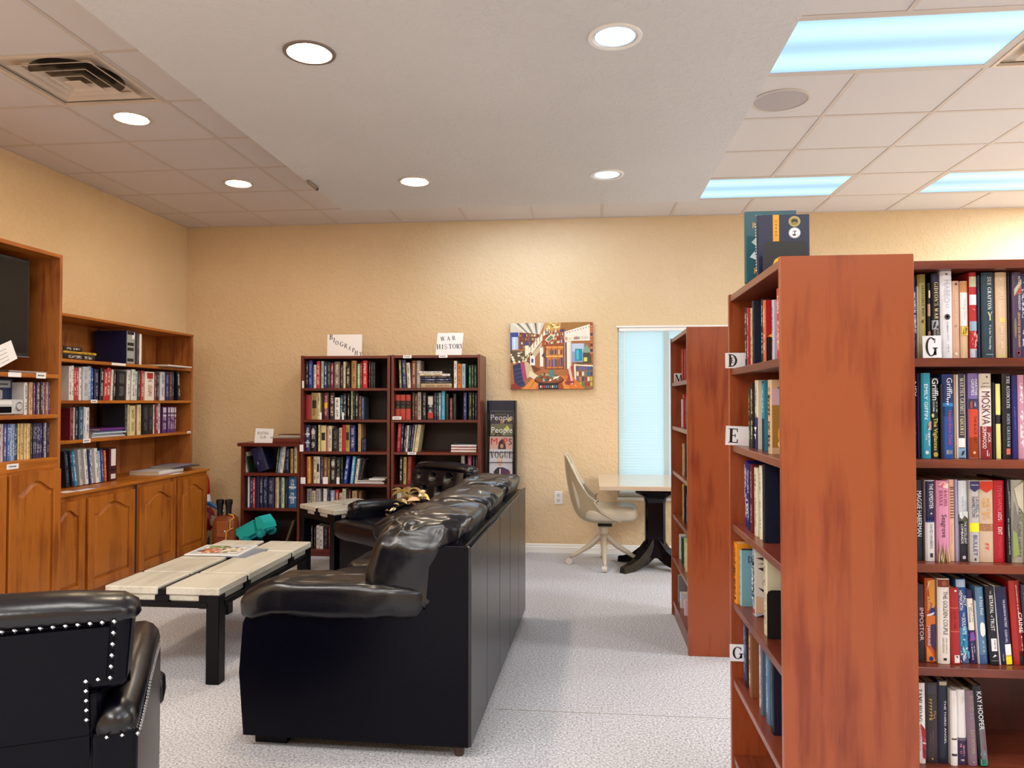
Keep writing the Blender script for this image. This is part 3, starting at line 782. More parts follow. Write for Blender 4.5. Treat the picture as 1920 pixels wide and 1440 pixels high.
# ---------------------------------------------------------------- studded leather armchairs
def nails(path, r=.0048, gap=.021):
    b = MB(); path = [Vector(p) for p in path]
    for a, c in zip(path[:-1], path[1:]):
        n = max(1, int((c - a).length / gap))
        for i in range(n):
            p = a.lerp(c, i / n)
            b.add([p + Vector((r * x, r * y, r * z)) for x, y, z in ((1, 0, 0), (0, 1, 0), (-1, 0, 0), (0, -1, 0), (0, 0, 1), (0, 0, -1), (.6, .6, .6), (-.6, .6, .6), (-.6, -.6, .6), (.6, -.6, .6))],
                  [(0, 6, 4, 9), (1, 7, 4, 6), (2, 8, 4, 7), (3, 9, 4, 8), (0, 1, 6), (1, 2, 7), (2, 3, 8), (3, 0, 9), (0, 5, 1), (1, 5, 2), (2, 5, 3), (3, 5, 0)])
    return b
def armchair(label, loc, rz, H=.90, AZ=.605, D=.62, ZJ=.69, ZS=.56):
    t = thing('leather_armchair', label, 'armchair', loc, rz, 'studded leather armchairs')
    lean = lambda z: -.07 * max(0, (z - .45) / (H - .45))          # back leans rearwards as it rises
    # outer back: wide above, narrower between the arm backs
    def slab(x0, x1, z0, z1, yoff, thick, mb, n=6):
        for i in range(n):
            pass
        v = []; 
        for i in range(n + 1):
            z = z0 + (z1 - z0) * i / n; w = lerpw(z)
            k0, k1 = x0 * w, x1 * w
            y = lean(z) + yoff
            v += [(k0, y, z), (k1, y, z), (k1, y + thick, z), (k0, y + thick, z)]
        f = [(3, 2, 1, 0), tuple(range(4 * n, 4 * n + 4))]
        for i in range(n):
            for q in range(4):
                a = i * 4 + q; c = i * 4 + (q + 1) % 4
                f.append((a, c, c + 4, a + 4))
        mb.add(v, f)
    lerpw = lambda z: .95 + .05 * min(1, max(0, (z - ZJ) / (H - ZJ)))
    sh = MB(); slab(-.345, .345, ZJ - .02, H - .03, .012, .13, sh); slab(-.285, .285, .25, ZJ - .018, .016, .1, sh)
    o = sh.build('back_shell', LEATHER, t)
    bv = o.modifiers.new('bevel', 'BEVEL'); bv.width = .022; bv.segments = 3
    pn = MB(); slab(-.298, .298, ZJ + .005, H - .062, .0, .014, pn); pn.build('outer_back_panel', LEATHER, t)
    lo = MB(); lerpw = lambda z: 1.0
    slab(-.245, .245, ZS, ZJ + .005, .0, .014, lo); slab(-.245, .245, .10, ZS - .003, .004, .014, lo)
    lo.build('lower_back_panel', LEATHER, t)
    # rolled top
    P = [(-.350, lean(H) + .075, H - .052), (-.338, lean(H) + .073, H - .040), (-.312, lean(H) + .072, H - .032), (-.2, lean(H) + .07, H - .022), (0, lean(H) + .07, H - .018), (.2, lean(H) + .07, H - .022), (.312, lean(H) + .072, H - .032), (.338, lean(H) + .073, H - .040), (.350, lean(H) + .075, H - .052)]
    sq = MB().tube(P, [.012, .030, .040, .043, .044, .043, .040, .030, .012], 18)
    ym = lean(H) + .07; sq.v = [(x, ym + (y - ym) * 1.75, z) for x, y, z in sq.v]
    sq.build('top_roll', LEATHER2, t, smooth=True)
    w = lambda z: .95 + .05 * min(1, max(0, (z - ZJ) / (H - ZJ)))
    zt, zb = H - .05, ZJ + .012
    L = lambda x, z: (x * w(z), lean(z) - .003, z)
    pts = [(-.240, lean(ZS) - .003, ZS + .015), (-.240, lean(zb) - .003, zb), L(-.308, zb + .003), L(-.308, zt), L(.308, zt), L(.308, zb + .003), (.240, lean(zb) - .003, zb), (.240, lean(ZS) - .003, ZS + .015)]
    nails(pts, .0062, .0255).build('nailhead_trim', STEEL, t)['kind'] = 'stuff'
    # body and arms
    body = MB().box(-.34, .02, .09, .34, D, .36, .02); body.build('body', LEATHER, t)
    for s in (-1, 1):
        prof = [(-.02, .09), (D - .02, .09), (D, .28), (D - .005, AZ - .06), (D - .03, AZ - .012), (D - .09, AZ), (D * .65, AZ - .005), (D * .4, AZ - .02), (.15, AZ - .045), (.06, AZ - .055), (-.02, AZ - .06)]
        m = MB(); xi, xo = s * .25, s * .355
        m.prism(prof, 'x', min(xi, xo), max(xi, xo))
        a = m.build('arm', LEATHER, t)
        MB().box(s * .242, -.004, .10, s * .352, .05, AZ - .078, .006).build('arm_back', LEATHER, t)
        bv = a.modifiers.new('bevel', 'BEVEL'); bv.width = .012; bv.segments = 2; bv.angle_limit = .6
        P = [(s * .302, y, z + .008) for y, z in prof[4:]][::-1]
        pass
        MB().tube(P, [.042, .05, .054, .057, .058, .058, .05, .04][:len(P)], 14).build('arm_roll', LEATHER2, t, smooth=True)
        N = [(s * .3585, y, z - .012) for y, z in prof[4:]]
        nails(N, .0045, .014).build('nailhead_trim', STEEL, t)['kind'] = 'stuff'
        nails([(s * .355, -.024, AZ - .075), (s * .25, -.024, AZ - .075)], .006, .03).build('nailhead_trim', STEEL, t)['kind'] = 'stuff'
    MB().pillow((0, D * .6, .42), (.245, D * .42, .075), .35, 36, 14, wrinkle(.006, 8, 2)).build('seat_cushion', LEATHER2, t, smooth=True)
    MB().box(-.35, D - .005, .10, .35, D + .05, .35, .012).build('front_panel', LEATHER, t)
    MB().pillow((0, D + .05, .42), (.37, .075, .075), .5, 40, 14, wrinkle(.006, 8, 5)).build('front_bolster', LEATHER2, t, smooth=True)
    # deep-buttoned inner back
    nx, nz = 40, 34; v = []; btn = []
    for r in range(3):
        for q in range(3 - (r % 2)): btn.append(((q - 1 + (.5 if r % 2 else 0)) * .19, .56 + r * .115))
    for j in range(nz + 1):
        for i in range(nx + 1):
            x = -.32 + .64 * i / nx; z = .46 + (H - .50) * j / nz
            y = .155 + lean(z) + .055 * (1 - (x / .33) ** 4)
            for bx, bz in btn:
                dd = math.hypot(x - bx, z - bz); y -= .045 * math.exp(-(dd / .035) ** 2)
            for (ax, az), (cx_, cz) in ((p, q) for p in btn for q in btn if abs(p[0] - q[0]) < .1 and 0 < q[1] - p[1] < .13):
                t_ = max(0, min(1, (z - az) / (cz - az))); dx = x - (ax + (cx_ - ax) * t_)
                if az <= z <= cz: y -= .012 * math.exp(-(dx / .012) ** 2)
            v.append((x, y, z))
    f = [(j * (nx + 1) + i, j * (nx + 1) + i + 1, (j + 1) * (nx + 1) + i + 1, (j + 1) * (nx + 1) + i) for j in range(nz) for i in range(nx)]
    MB().add(v, f).build('tufted_back', LEATHER2, t, smooth=True)
    for bx, bz in btn:
        MB().pillow((bx, .155 + lean(bz) + .05 - .038, bz), (.012, .008, .012), 1, 10, 6).build('button', LEATHER2, t, smooth=True)
    for s in (-1, 1):
        for y in (.06, D - .06):
            MB().box(s * .31 - .03, y - .03, 0, s * .31 + .03, y + .03, .09, .004).build('foot', BLACK, t)
    return t
armchair('black studded leather armchair at the lower left corner with its back to the camera', (-1.474, 1.689, 0), math.radians(26), .90, .625, .62)
armchair('black tufted leather armchair facing the coffee table beside the small tiled table', (-1.14, 6.03, 0), math.radians(180 - 39 + 0), .88, .56, .74, .62, .5)

# ---------------------------------------------------------------- tiled tables
def tiled_table(name, label, loc, rz, W, Lg, H, splits_y, split_x=True):
    """W along x, Lg along y"""
    t = thing(name, label, 'table', loc, rz)
    g = .022; xs = [-W / 2, W / 2] if not split_x else [-W / 2, 0, W / 2]
    ys = [-Lg / 2] + splits_y + [Lg / 2]
    for i in range(len(xs) - 1):
        for j in range(len(ys) - 1):
            a = xs[i] + (g if i else 0); b = xs[i + 1] - (g if i < len(xs) - 2 else 0)
            c = ys[j] + (g * .55 if j else 0); d = ys[j + 1] - (g * .55 if j < len(ys) - 2 else 0)
            m = MB().box(a, c, H - .038, b, d, H, .004)
            e = .012
            m.box(a + (e if i == 0 else -.002), c + (e if j == 0 else -.002), H - .068, b - (e if i == len(xs) - 2 else -.002), d - (e if j == len(ys) - 2 else -.002), H - .0375, .002)
            m.build('tile', STONE, t)
    m = MB()
    for x in xs[1:-1]: m.box(x - g + .001, -Lg / 2 + .004, H - .045, x + g - .001, Lg / 2 - .004, H - .012)
    for y in splits_y: m.box(-W / 2 + .004, y - g * .55 + .001, H - .046, W / 2 - .004, y + g * .55 - .001, H - .013)
    m.build('inlay_strip', BLACK, t)
    for x in xs[1:-1]:
        for s in (-1, 1): MB().box(x - .035, s * Lg / 2 - s * .03, H - .075, x + .035, s * Lg / 2 - s * .0, H - .042).build('spacer_block', BLACK, t)
    for y in splits_y:
        for s in (-1, 1): MB().box(s * W / 2 - s * .03, y - .035, H - .075, s * W / 2, y + .035, H - .042).build('spacer_block', BLACK, t)
    r = .026
    m = MB()
    for s in (-1, 1):
        m.box(s * (W / 2 - .012) - .015, -Lg / 2 + .06, H - .100, s * (W / 2 - .012) + .015, Lg / 2 - .06, H - .073, .002)
        m.box(-W / 2 + .06, s * (Lg / 2 - .012) - .015, H - .100, W / 2 - .06, s * (Lg / 2 - .012) + .015, H - .073, .002)
    m.build('apron_rail', BLACK, t)
    for sx in (-1, 1):
        for sy in (-1, 1):
            cx, cy = sx * (W / 2 - .034), sy * (Lg / 2 - .034)
            q = MB().box(cx - .034, cy - .034, 0, cx + .034, cy + .034, H - .039, .003)
            q.box(cx - sx * .034, cy - .03, H - .105, cx - sx * .075, cy + .03, H - .04, .002)
            q.build('leg', BLACK, t)
    return t
tiled_table('coffee_table', 'long coffee table of pale stone tiles with black strips and black legs', (-2.108, 4.165, 0), 0, .60, 1.235, .475, [-.30, .30])
tiled_table('side_table', 'small pale tiled side table between the armchair and the dark bookcases', (-1.985, 6.03, 0), math.radians(-40), .54, .54, .55, [0.0])

# ---------------------------------------------------------------- writing table and swivel chair by the window
t = thing('pedestal_table', 'pale laminate table on a black splayed pedestal below the window', 'table', (.57, 6.40, 0))
LAM = mat('pale_laminate', 'cdb9a2', .12, spec=.6)
MB().box(-.475, -.50, .700, .475, .485, .735, .004).build('tabletop', LAM, t)
poly = []
def ped(z):  # half width of the column by height
    return .083 + .085 * min(1, max(0, (z - .57) / .07)) ** 1.5 + .05 * max(0, (.22 - z) / .12) ** 1.3
m = MB(); zs = [.10, .13, .16, .20, .25, .4, .55, .585, .60, .615, .63, .64, .66, .70]; v = []
for z in zs:
    w_ = ped(z); d_ = w_ * .8
    c_ = .02
    v += [(-w_ + c_, -d_, z), (w_ - c_, -d_, z), (w_, -d_ + c_, z), (w_, d_ - c_, z), (w_ - c_, d_, z), (-w_ + c_, d_, z), (-w_, d_ - c_, z), (-w_, -d_ + c_, z)]
f = [tuple(range(8))[::-1], tuple(range(8 * (len(zs) - 1), 8 * len(zs)))]
for j in range(len(zs) - 1):
    for i in range(8): f.append((j * 8 + i, j * 8 + (i + 1) % 8, (j + 1) * 8 + (i + 1) % 8, (j + 1) * 8 + i))
m.add(v, f).build('pedestal', BLACKG, t)
for sx in (-1, 1):
    for sy in (-1, 1):
        d = Vector((sx * .285, sy * .24, 0)); n_ = Vector((-d.y, d.x, 0)).normalized(); v = []
        for k, (s_, zt, zb, w_) in enumerate(((.14, .26, .10, .055), (.35, .165, .05, .05), (.6, .095, .022, .045), (.85, .06, .008, .038), (1.0, .048, 0, .032))):
            p = d * s_
            v += [p + n_ * w_ + Vector((0, 0, zb)), p - n_ * w_ + Vector((0, 0, zb)), p - n_ * w_ * .7 + Vector((0, 0, zt)), p + n_ * w_ * .7 + Vector((0, 0, zt))]
        f = [(0, 1, 2, 3), (16, 19, 18, 17)]
        for j in range(4):
            for i in range(4): f.append((j * 4 + i, (j + 1) * 4 + i, (j + 1) * 4 + (i + 1) % 4, j * 4 + (i + 1) % 4))
        MB().add(v, f).build('foot', BLACKG, t)

t = thing('shell_chair', 'beige moulded shell chair on castors pulled up to the window table', 'chair', (.142, 6.47, 0))
SHELL = mat('shell_beige', 'b5a68a', .3, spec=.5); VINYL = mat('seat_vinyl', 'cbc2b0', .25)
cl = [(-.33, .935), (-.325, .84), (-.31, .72), (-.285, .59), (-.25, .47), (-.20, .395), (-.12, .365), (-.02, .36), (.08, .365), (.14, .375)]
wing = [.02, .06, .10, .15, .21, .25, .20, .12, .06, .03]
half = [.17, .20, .215, .225, .235, .24, .24, .24, .23, .20]
v = []; nt2 = 14
for k, (x, z) in enumerate(cl):
    a = cl[max(k - 1, 0)]; c = cl[min(k + 1, len(cl) - 1)]
    tx, tz = c[0] - a[0], c[1] - a[1]; ln = math.hypot(tx, tz); nx_, nz_ = -tz / ln, tx / ln
    if nx_ < 0 and k < 6: nx_, nz_ = -nx_, -nz_
    for i in range(nt2 + 1):
        s = -1 + 2 * i / nt2
        h_ = wing[k] * abs(s) ** 2.6
        v.append((x + nx_ * h_, s * half[k], z + nz_ * h_))
f = [(k * (nt2 + 1) + i, k * (nt2 + 1) + i + 1, (k + 1) * (nt2 + 1) + i + 1, (k + 1) * (nt2 + 1) + i) for k in range(len(cl) - 1) for i in range(nt2)]
o = MB().add(v, f).build('shell', SHELL, t, smooth=True)
ss = o.modifiers.new('sub', 'SUBSURF'); ss.levels = 2; ss.render_levels = 2
so_ = o.modifiers.new('solid', 'SOLIDIFY'); so_.thickness = .012; so_.offset = 0
rim = [v[k * (nt2 + 1)] for k in range(len(cl) - 1, -1, -1)] + [v[i] for i in range(1, nt2)] + [v[k * (nt2 + 1) + nt2] for k in range(len(cl))]
MB().tube(rim, .0085, 8).build('rim_trim', VINYL, t, smooth=True)
MB().pillow((.06, 0, .455), (.225, .225, .066), .5, 32, 14).build('seat_cushion', VINYL, t, smooth=True)
MB().pillow((-.235, 0, .66), (.03, .175, .2), .6, 24, 14, lambda d, p: Vector((p.x - (p.z - .66) * .2, p.y, p.z))).build('back_cushion', VINYL, t, smooth=True)
MB().box(-.05, -.07, .335, .07, .07, .352, .004).build('seat_plate', DARKP, t)
BASEM = mat('base_enamel', 'c2b6a4', .35)
MB().cyl((0, 0, .20), (0, 0, .338), .03, .04, 18).build('column', BASEM, t, smooth=True, sharp=40)
CAST = mat('castor_white', 'cfc6ba', .4)
for a in (-90, 180, 0, 90):
    ca, sa = math.cos(math.radians(a)), math.sin(math.radians(a))
    L_ = MB().tube([(ca * .01, sa * .01, .25), (ca * .05, sa * .05, .225), (ca * .12, sa * .12, .16), (ca * .24, sa * .24, .085), (ca * .29, sa * .29, .062)], [.03, .028, .024, .018, .014], 10).build('leg', BASEM, t, smooth=True)
    c0 = Vector((ca * .295, sa * .295, .026)); n_ = Vector((-sa, ca, 0))
    MB().cyl(c0 - n_ * .02, c0 + n_ * .02, .026, n=18).cyl(c0 + Vector((0, 0, .01)), c0 + Vector((0, 0, .05)), .008, n=8).build('castor', CAST, L_)

# ---------------------------------------------------------------- books
def cname(hx):
    r, g, b = (int(hx[i:i + 2], 16) / 255 for i in (0, 2, 4))
    mx, mn = max(r, g, b), min(r, g, b); v = mx; s = (mx - mn) / mx if mx else 0
    if mx == mn: h = 0
    elif mx == r: h = (60 * (g - b) / (mx - mn)) % 360
    elif mx == g: h = 60 * (b - r) / (mx - mn) + 120
    else: h = 60 * (r - g) / (mx - mn) + 240
    if v < .17: return 'black'
    if s < .13: return 'white' if v > .8 else 'pale grey' if v > .6 else 'grey' if v > .3 else 'black'
    if v < .32: return ('dark brown' if h < 50 else 'dark green' if h < 170 else 'navy blue' if h < 255 else 'dark purple' if h < 320 else 'dark maroon')
    if s < .32 and v > .72: return 'cream' if 20 < h < 75 else 'pale pink' if h <= 20 or h > 320 else 'pale green' if h < 170 else 'pale blue' if h < 250 else 'lavender'
    if h < 14 or h > 342: return 'maroon' if v < .5 else 'red'
    if h < 40: return 'brown' if v < .56 else 'orange' if s > .65 else 'tan'
    if h < 70: return 'olive' if v < .6 else 'yellow' if s > .6 else 'beige'
    if h < 165: return 'green'
    if h < 200: return 'teal'
    if h < 225: return 'blue' if s > .5 else 'slate blue'
    if h < 258: return 'blue' if v > .42 else 'navy blue'
    if h < 300: return 'purple'
    return 'magenta' if v > .5 else 'plum'
ORD = ['first', 'second', 'third', 'fourth', 'fifth', 'sixth', 'seventh', 'eighth', 'ninth', 'tenth', 'eleventh', 'twelfth', 'thirteenth', 'fourteenth', 'fifteenth', 'sixteenth', 'seventeenth', 'eighteenth', 'nineteenth', 'twentieth', 'twenty-first', 'twenty-second', 'twenty-third', 'twenty-fourth', 'twenty-fifth', 'twenty-sixth', 'twenty-seventh', 'twenty-eighth', 'twenty-ninth', 'thirtieth']
def book_mesh(w, h, d, separate):
    b = .0022 if w > .012 else .0012
    U = [(-w / 2, .004), (-w * .3, .0008), (0, 0), (w * .3, .0008), (w / 2, .004), (w / 2, d), (w / 2 - b, d), (w / 2 - b, .006), (-w / 2 + b, .006), (-w / 2 + b, d), (-w / 2, d)]
    m = MB().prism(U, 'z', 0, h)
    p = MB() if separate else m
    p.box(-w / 2 + b, .006, .003, w / 2 - b, d - .004, h - .004, 0, 0 if separate else 1)
    return m, p
def book(label, M, w, h, d, cov, inkc, group, separate=False, name='book', cat='book', lettered=True):
    m, p = book_mesh(w, h, d, separate)
    o = m.build(name, [BOOK, PAGES] if not separate else BOOK)
    o.matrix_world = M
    o.color = lin(cov)
    o['ink'] = list(lin(inkc))[:3] if inkc != '-' else [0., 0., 0.]
    o['ink_amount'] = 1.0 if (inkc != '-' and lettered) else 0.0
    if separate: p.build('pages', PAGES, o)
    return tag(o, label, cat, group)
ROWS = {}
LIM = {'bio': (-2.557, -1.781), 'war': (-1.719, -.963), 'boat': (-3.120, -2.614), 'right': (.9035, 1.65), 'hut': (4.447, 6.402), 'dvd': (3.5, 4.397)}
WHERE = {'bio': 'the bookcase under BIOGRAPHY', 'war': 'the bookcase under WAR HISTORY', 'boat': 'the low dark bookcase', 'hut': 'the oak hutch', 'dvd': 'the tall oak cabinet',
         'near': 'the nearest bookcase', 'right': 'the right-edge bookcase', 'm': 'the bookcase by the window'}
LEVEL = {'bio': ['top shelf', 'second shelf', 'third shelf', 'fourth shelf', 'fifth shelf', 'bottom shelf']}
for k_ in ('war', 'near', 'right', 'm'): LEVEL[k_] = LEVEL['bio']
LEVEL['boat'] = ['upper shelf', 'middle shelf']; LEVEL['hut'] = ['top shelf', 'second shelf', 'third shelf', 'counter level']; LEVEL['dvd'] = ['upper row', 'lower row']
EXTRA = {}      # (row, index) -> prints on the spine, filled below for the books whose titles can be read
def spine_band(o, w, z0, z1, hx, inset=0.0, name='spine_band', x0=None, x1=None):
    """a printed block lying on the spine"""
    a = -w / 2 + inset if x0 is None else x0; c = w / 2 - inset if x1 is None else x1
    b = MB()
    def Y(x):
        t = min(1, abs(x) / (w / 2 + 1e-6)); return (.0008 * t / .6 if t < .6 else .0008 + .0032 * (t - .6) / .4) - .0006
    xs = sorted({a, c, *[q for q in (-w * .3, 0, w * .3) if a < q < c]})
    v = []
    for x in xs: v += [(x, Y(x), z0), (x, Y(x), z1)]
    b.add(v, [(2 * i, 2 * i + 2, 2 * i + 3, 2 * i + 1) for i in range(len(xs) - 1)])
    p = b.build(name, ink(hx), o)
    return p
def style(o, st, w, h):
    if st == 'k': spine_band(o, w, h * .42, h * .72, '1a1614', w * .14)
    elif st == 'b': spine_band(o, w, h * .42, h * .64, 'e0b428', w * .2)
    elif st == 'r': spine_band(o, w, h * .62, h * .68, 'd8e0ea', w * .05); spine_band(o, w, h * .3, h * .36, 'b8cce4', w * .05)
    elif st == 'e':
        spine_band(o, w, h * .66, h * .82, 'c8c8cc', w * .22); spine_band(o, w, h * .3, h * .33, '909094', w * .25)
    elif st == 'v': spine_band(o, w, h * .44, h * .76, '141016', 0); spine_band(o, w, h * .66, h * .68, 'c8a868', w * .2); spine_band(o, w, h * .5, h * .52, 'c8a868', w * .2)
    elif st == 'g': spine_band(o, w, h * .06, h * .3, 'b02c2c', w * .08); spine_band(o, w, h * .62, h * .95, 'cfc8c4', w * .12)
    elif st == 't': spine_band(o, w, h * .76, h * .96, 'a82c2c', w * .18)
    elif st == 'w': spine_band(o, w, h * .64, h * .97, 'ddd6e0', w * .15); spine_band(o, w, h * .7, h * .78, '3a2048', w * .15)
    elif st == 'o': spine_band(o, w, h * .45, h * .97, 'e4e0dc', w * .2); spine_band(o, w, h * .30, h * .36, '101014', w * .1); spine_band(o, w, h * .05, h * .2, 'dcd8d4', w * .2)
def row(key, plane, val, z, data):
    fam = key.rstrip('0123456789'); lv = int(key[len(fam):]) - 1
    items = [e.split() for e in data.split(';')]
    rev = plane == 'x' and val > 0
    near = fam in ('near', 'right')
    rz = 0 if plane == 'y' else (PI / 2 if val < 0 else -PI / 2)
    n = len(items); out = []
    edge = 2.8405
    if fam == 'near':
        fit = {}
        for i in range(n - 1, -1, -1):
            p_, w_ = float(items[i][0]) / 1000, float(items[i][1]) / 1000
            p_ = min(p_, edge - w_ / 2); edge = p_ - w_ / 2 - .0008; fit[i] = p_
    dvd = fam == 'dvd'
    for i, e in enumerate(items):
        pos, w, h = (float(q) / 1000 for q in e[:3]); cov, ik = e[3], e[4]; opt = e[5] if len(e) > 5 else ''
        w -= .0008
        if fam == 'near': pos = fit[i]
        if fam in LIM: pos = min(max(pos, LIM[fam][0] + w / 2), LIM[fam][1] - w / 2)
        idx = n - 1 - i if rev else i
        lean = math.radians(float(opt[1:])) if opt.startswith('l') else 0.
        rnd = random.Random(key + str(i))
        d = {'bio': .165, 'war': .165, 'boat': .17, 'hut': .2, 'dvd': .14, 'near': .155, 'right': .155, 'm': .155}[fam] + rnd.uniform(-.012, .012)
        d = min(d, h * .78)
        rec = rnd.uniform(-.004, .010)
        if key == 'near4' and i == n - 1: rec = -.024
        if key == 'near4' and i == n - 2: rec = -.012
        X, Y = (pos, val + rec) if plane == 'y' else (val + (-rec if val < 0 else rec), pos)
        M = Matrix.Translation((X, Y, z + .0006)) @ Matrix.Rotation(rz, 4, 'Z')
        if lean:
            s = 1 if lean > 0 else -1
            M = M @ Matrix.Translation((s * w / 2, 0, 0)) @ Matrix.Rotation(lean, 4, 'Y') @ Matrix.Translation((-s * w / 2, 0, 0))
        col = cname(cov)
        ti = TITLES.get((key, idx))
        what = 'disc case' if dvd else 'book'
        lab = ('%s %s titled %s on %s' % (col, what, ti, WHERE[fam])) if ti else '%s %s%s%s, %s from left on %s of %s' % (col, what, ' titled ' + ti if ti else '', ' leaning' if abs(lean) > .08 and not ti else '', ORD[idx], LEVEL[fam][lv], WHERE[fam])
        o = book(lab, M, w, h, d, cov, ik, ('disc cases on ' if dvd else 'books on ') + LEVEL[fam][lv] + ' of ' + WHERE[fam], separate=near, name='disc_case' if dvd else 'book', cat='disc' if dvd else 'book')
        if opt and opt[0] != 'l': style(o, opt, w, h)
        if (key, idx) in EXTRA: EXTRA[(key, idx)](o, w, h)
        out.append((o, w, h))
    ROWS[key] = out

# ---- titles: letters run down the spine, tops towards the right
def down(o, w, h, txt, v1, v0, uc, uh, hx, serif=False):
    """text from v1 (top) to v0 along the spine, centred at uc (fraction of width), uh tall (fraction of width)"""
    x0 = (uc - .5 - uh / 2) * w
    y = -.0012 + (.0008 * min(1, abs(uc - .5) * 2))
    letter(txt, (v1 - v0) * h, uh * w, hx, o, (x0, y, v1 * h), (0, 0, -1), (1, 0, 0), serif, 'spine_title')
def across(o, w, h, txt, u0, u1, v, hh, hx, serif=False):
    letter(txt, (u1 - u0) * w, hh * h, hx, o, ((u0 - .5) * w, -.0012, v * h), (1, 0, 0), (0, 0, 1), serif, 'spine_title')
def marks(o, w, h, v1, v0, uc, uh, hx):
    """small print too blurred to read: a line of uneven strokes"""
    r = random.Random('%s%.3f%.3f' % (hx, v1, w)); out = []; v = v1; a, c = (uc - uh / 2) * w, (uc + uh / 2) * w
    st = uh * w * .75
    while v * h > v0 * h + st:
        if r.random() > .16:
            k = r.random(); z = v * h
            out.append((hx, [(a, z - st * .25), (c - (0 if k < .6 else uh * w * .3), z - st * .25), (c - (0 if k < .6 else uh * w * .3), z), (a, z)]))
            if k > .3: out.append((hx, [((a + c) / 2 * (1 if k > .5 else 0) + (a if k <= .5 else 0), z - st * .7), ((a + c) / 2 + uh * w * .18, z - st * .7), ((a + c) / 2 + uh * w * .18, z), (a + uh * w * .1, z)]))
        v -= st / h
    if out: lay('spine_print', out, o, plane_matrix((-.5 * w, -.0013, 0), (1, 0, 0), (0, 0, 1)))
def B(*bands_and_text):
    def fn(o, w, h):
        for q in bands_and_text:
            if q[0] == 'b':
                _, v0, v1, hx, *r = q
                u0, u1 = (r if r else (0.02, .98))
                spine_band(o, w, v0 * h, v1 * h, hx, x0=(u0 - .5) * w, x1=(u1 - .5) * w)
            elif q[0] == 't': down(o, w, h, *q[1:])
            elif q[0] == 'a': across(o, w, h, *q[1:])
            elif q[0] == 'm': marks(o, w, h, *q[1:])
            elif q[0] == 'o':
                _, uc, vc, r, hx = q
                M = plane_matrix(((uc - .5) * w, -.0013, vc * h), (1, 0, 0), (0, 0, 1))
                lay('spine_emblem', [(hx, oval(0, 0, r * w, r * w * 1.1))], o, M)
            elif q[0] == 'p':
                M = plane_matrix((-.5 * w, -.0013, 0), (1, 0, 0), (0, 0, 1))
                lay('spine_picture', [(hx, [(u * w, v * h) for u, v in pts]) for hx, pts in q[1]], o, M)
    return fn
def tri(*p): return list(p)
def grass(hx1, hx2, seed):
    r = random.Random(seed); out = []
    for i in range(16):
        u = r.uniform(.05, .95); t = u + r.uniform(-.25, .25)
        out.append((hx1 if i % 2 else hx2, [(max(0, u - .05), .0), (min(1, u + .05), .0), (min(.98, max(.02, t)), r.uniform(.12, .3))]))
    return out
def swirl(cols, seed, v0, v1, n=22):
    r = random.Random(seed); out = []
    for i in range(n):
        u, v = r.uniform(.1, .9), r.uniform(v0, v1); a = r.uniform(0, 6.28); l = r.uniform(.02, .05)
        du, dv = math.cos(a) * .16, math.sin(a) * l
        p = [(u - du, v - dv), (u + dv * 3, v - .008), (u + du, v + dv), (u - dv * 3, v + .008)]
        out.append((r.choice(cols), [(min(.97, max(.03, x)), y) for x, y in p]))
    return out
TITLES = {('right1', 2): 'VEGETABLE WIFE', ('right1', 4): "GIDEON'S WAR", ('right1', 10): 'Y', ('right2', 3): 'The Vigilantes', ('right2', 5): 'Hazardous Duty', ('right2', 7): 'FADEAWAY',
          ('right2', 8): 'THE BLACK CAT', ('right2', 9): 'MOSKVA', ('right2', 12): 'THE ASSOCIATE', ('right3', 1): 'THE EXPEDITER', ('right3', 2): 'Seagrove', ('right3', 3): 'Beneficence',
          ('right3', 6): 'BULLET', ('right3', 5): 'THE EXCELLENT LOMBARDS', ('right4', 0): 'IMPOSTOR', ('right4', 1): 'A SLOW FIRE BURNING', ('right4', 2): 'THE GOLDEN COUPLE', ('right4', 4): 'THE SOULMATE',
          ('right4', 8): 'THE BETRAYAL OF TRUST', ('right4', 10): 'THE SHADOWS IN THE STREET', ('right5', 2): 'THE THIRD ANGEL', ('right5', 0): 'THE BITTER SEASON', ('near4', 0): 'SILKS', ('right1', 14): 'KEYS TO THE KINGDOM'}
W_, K_ = 'f2f0ee', '141216'
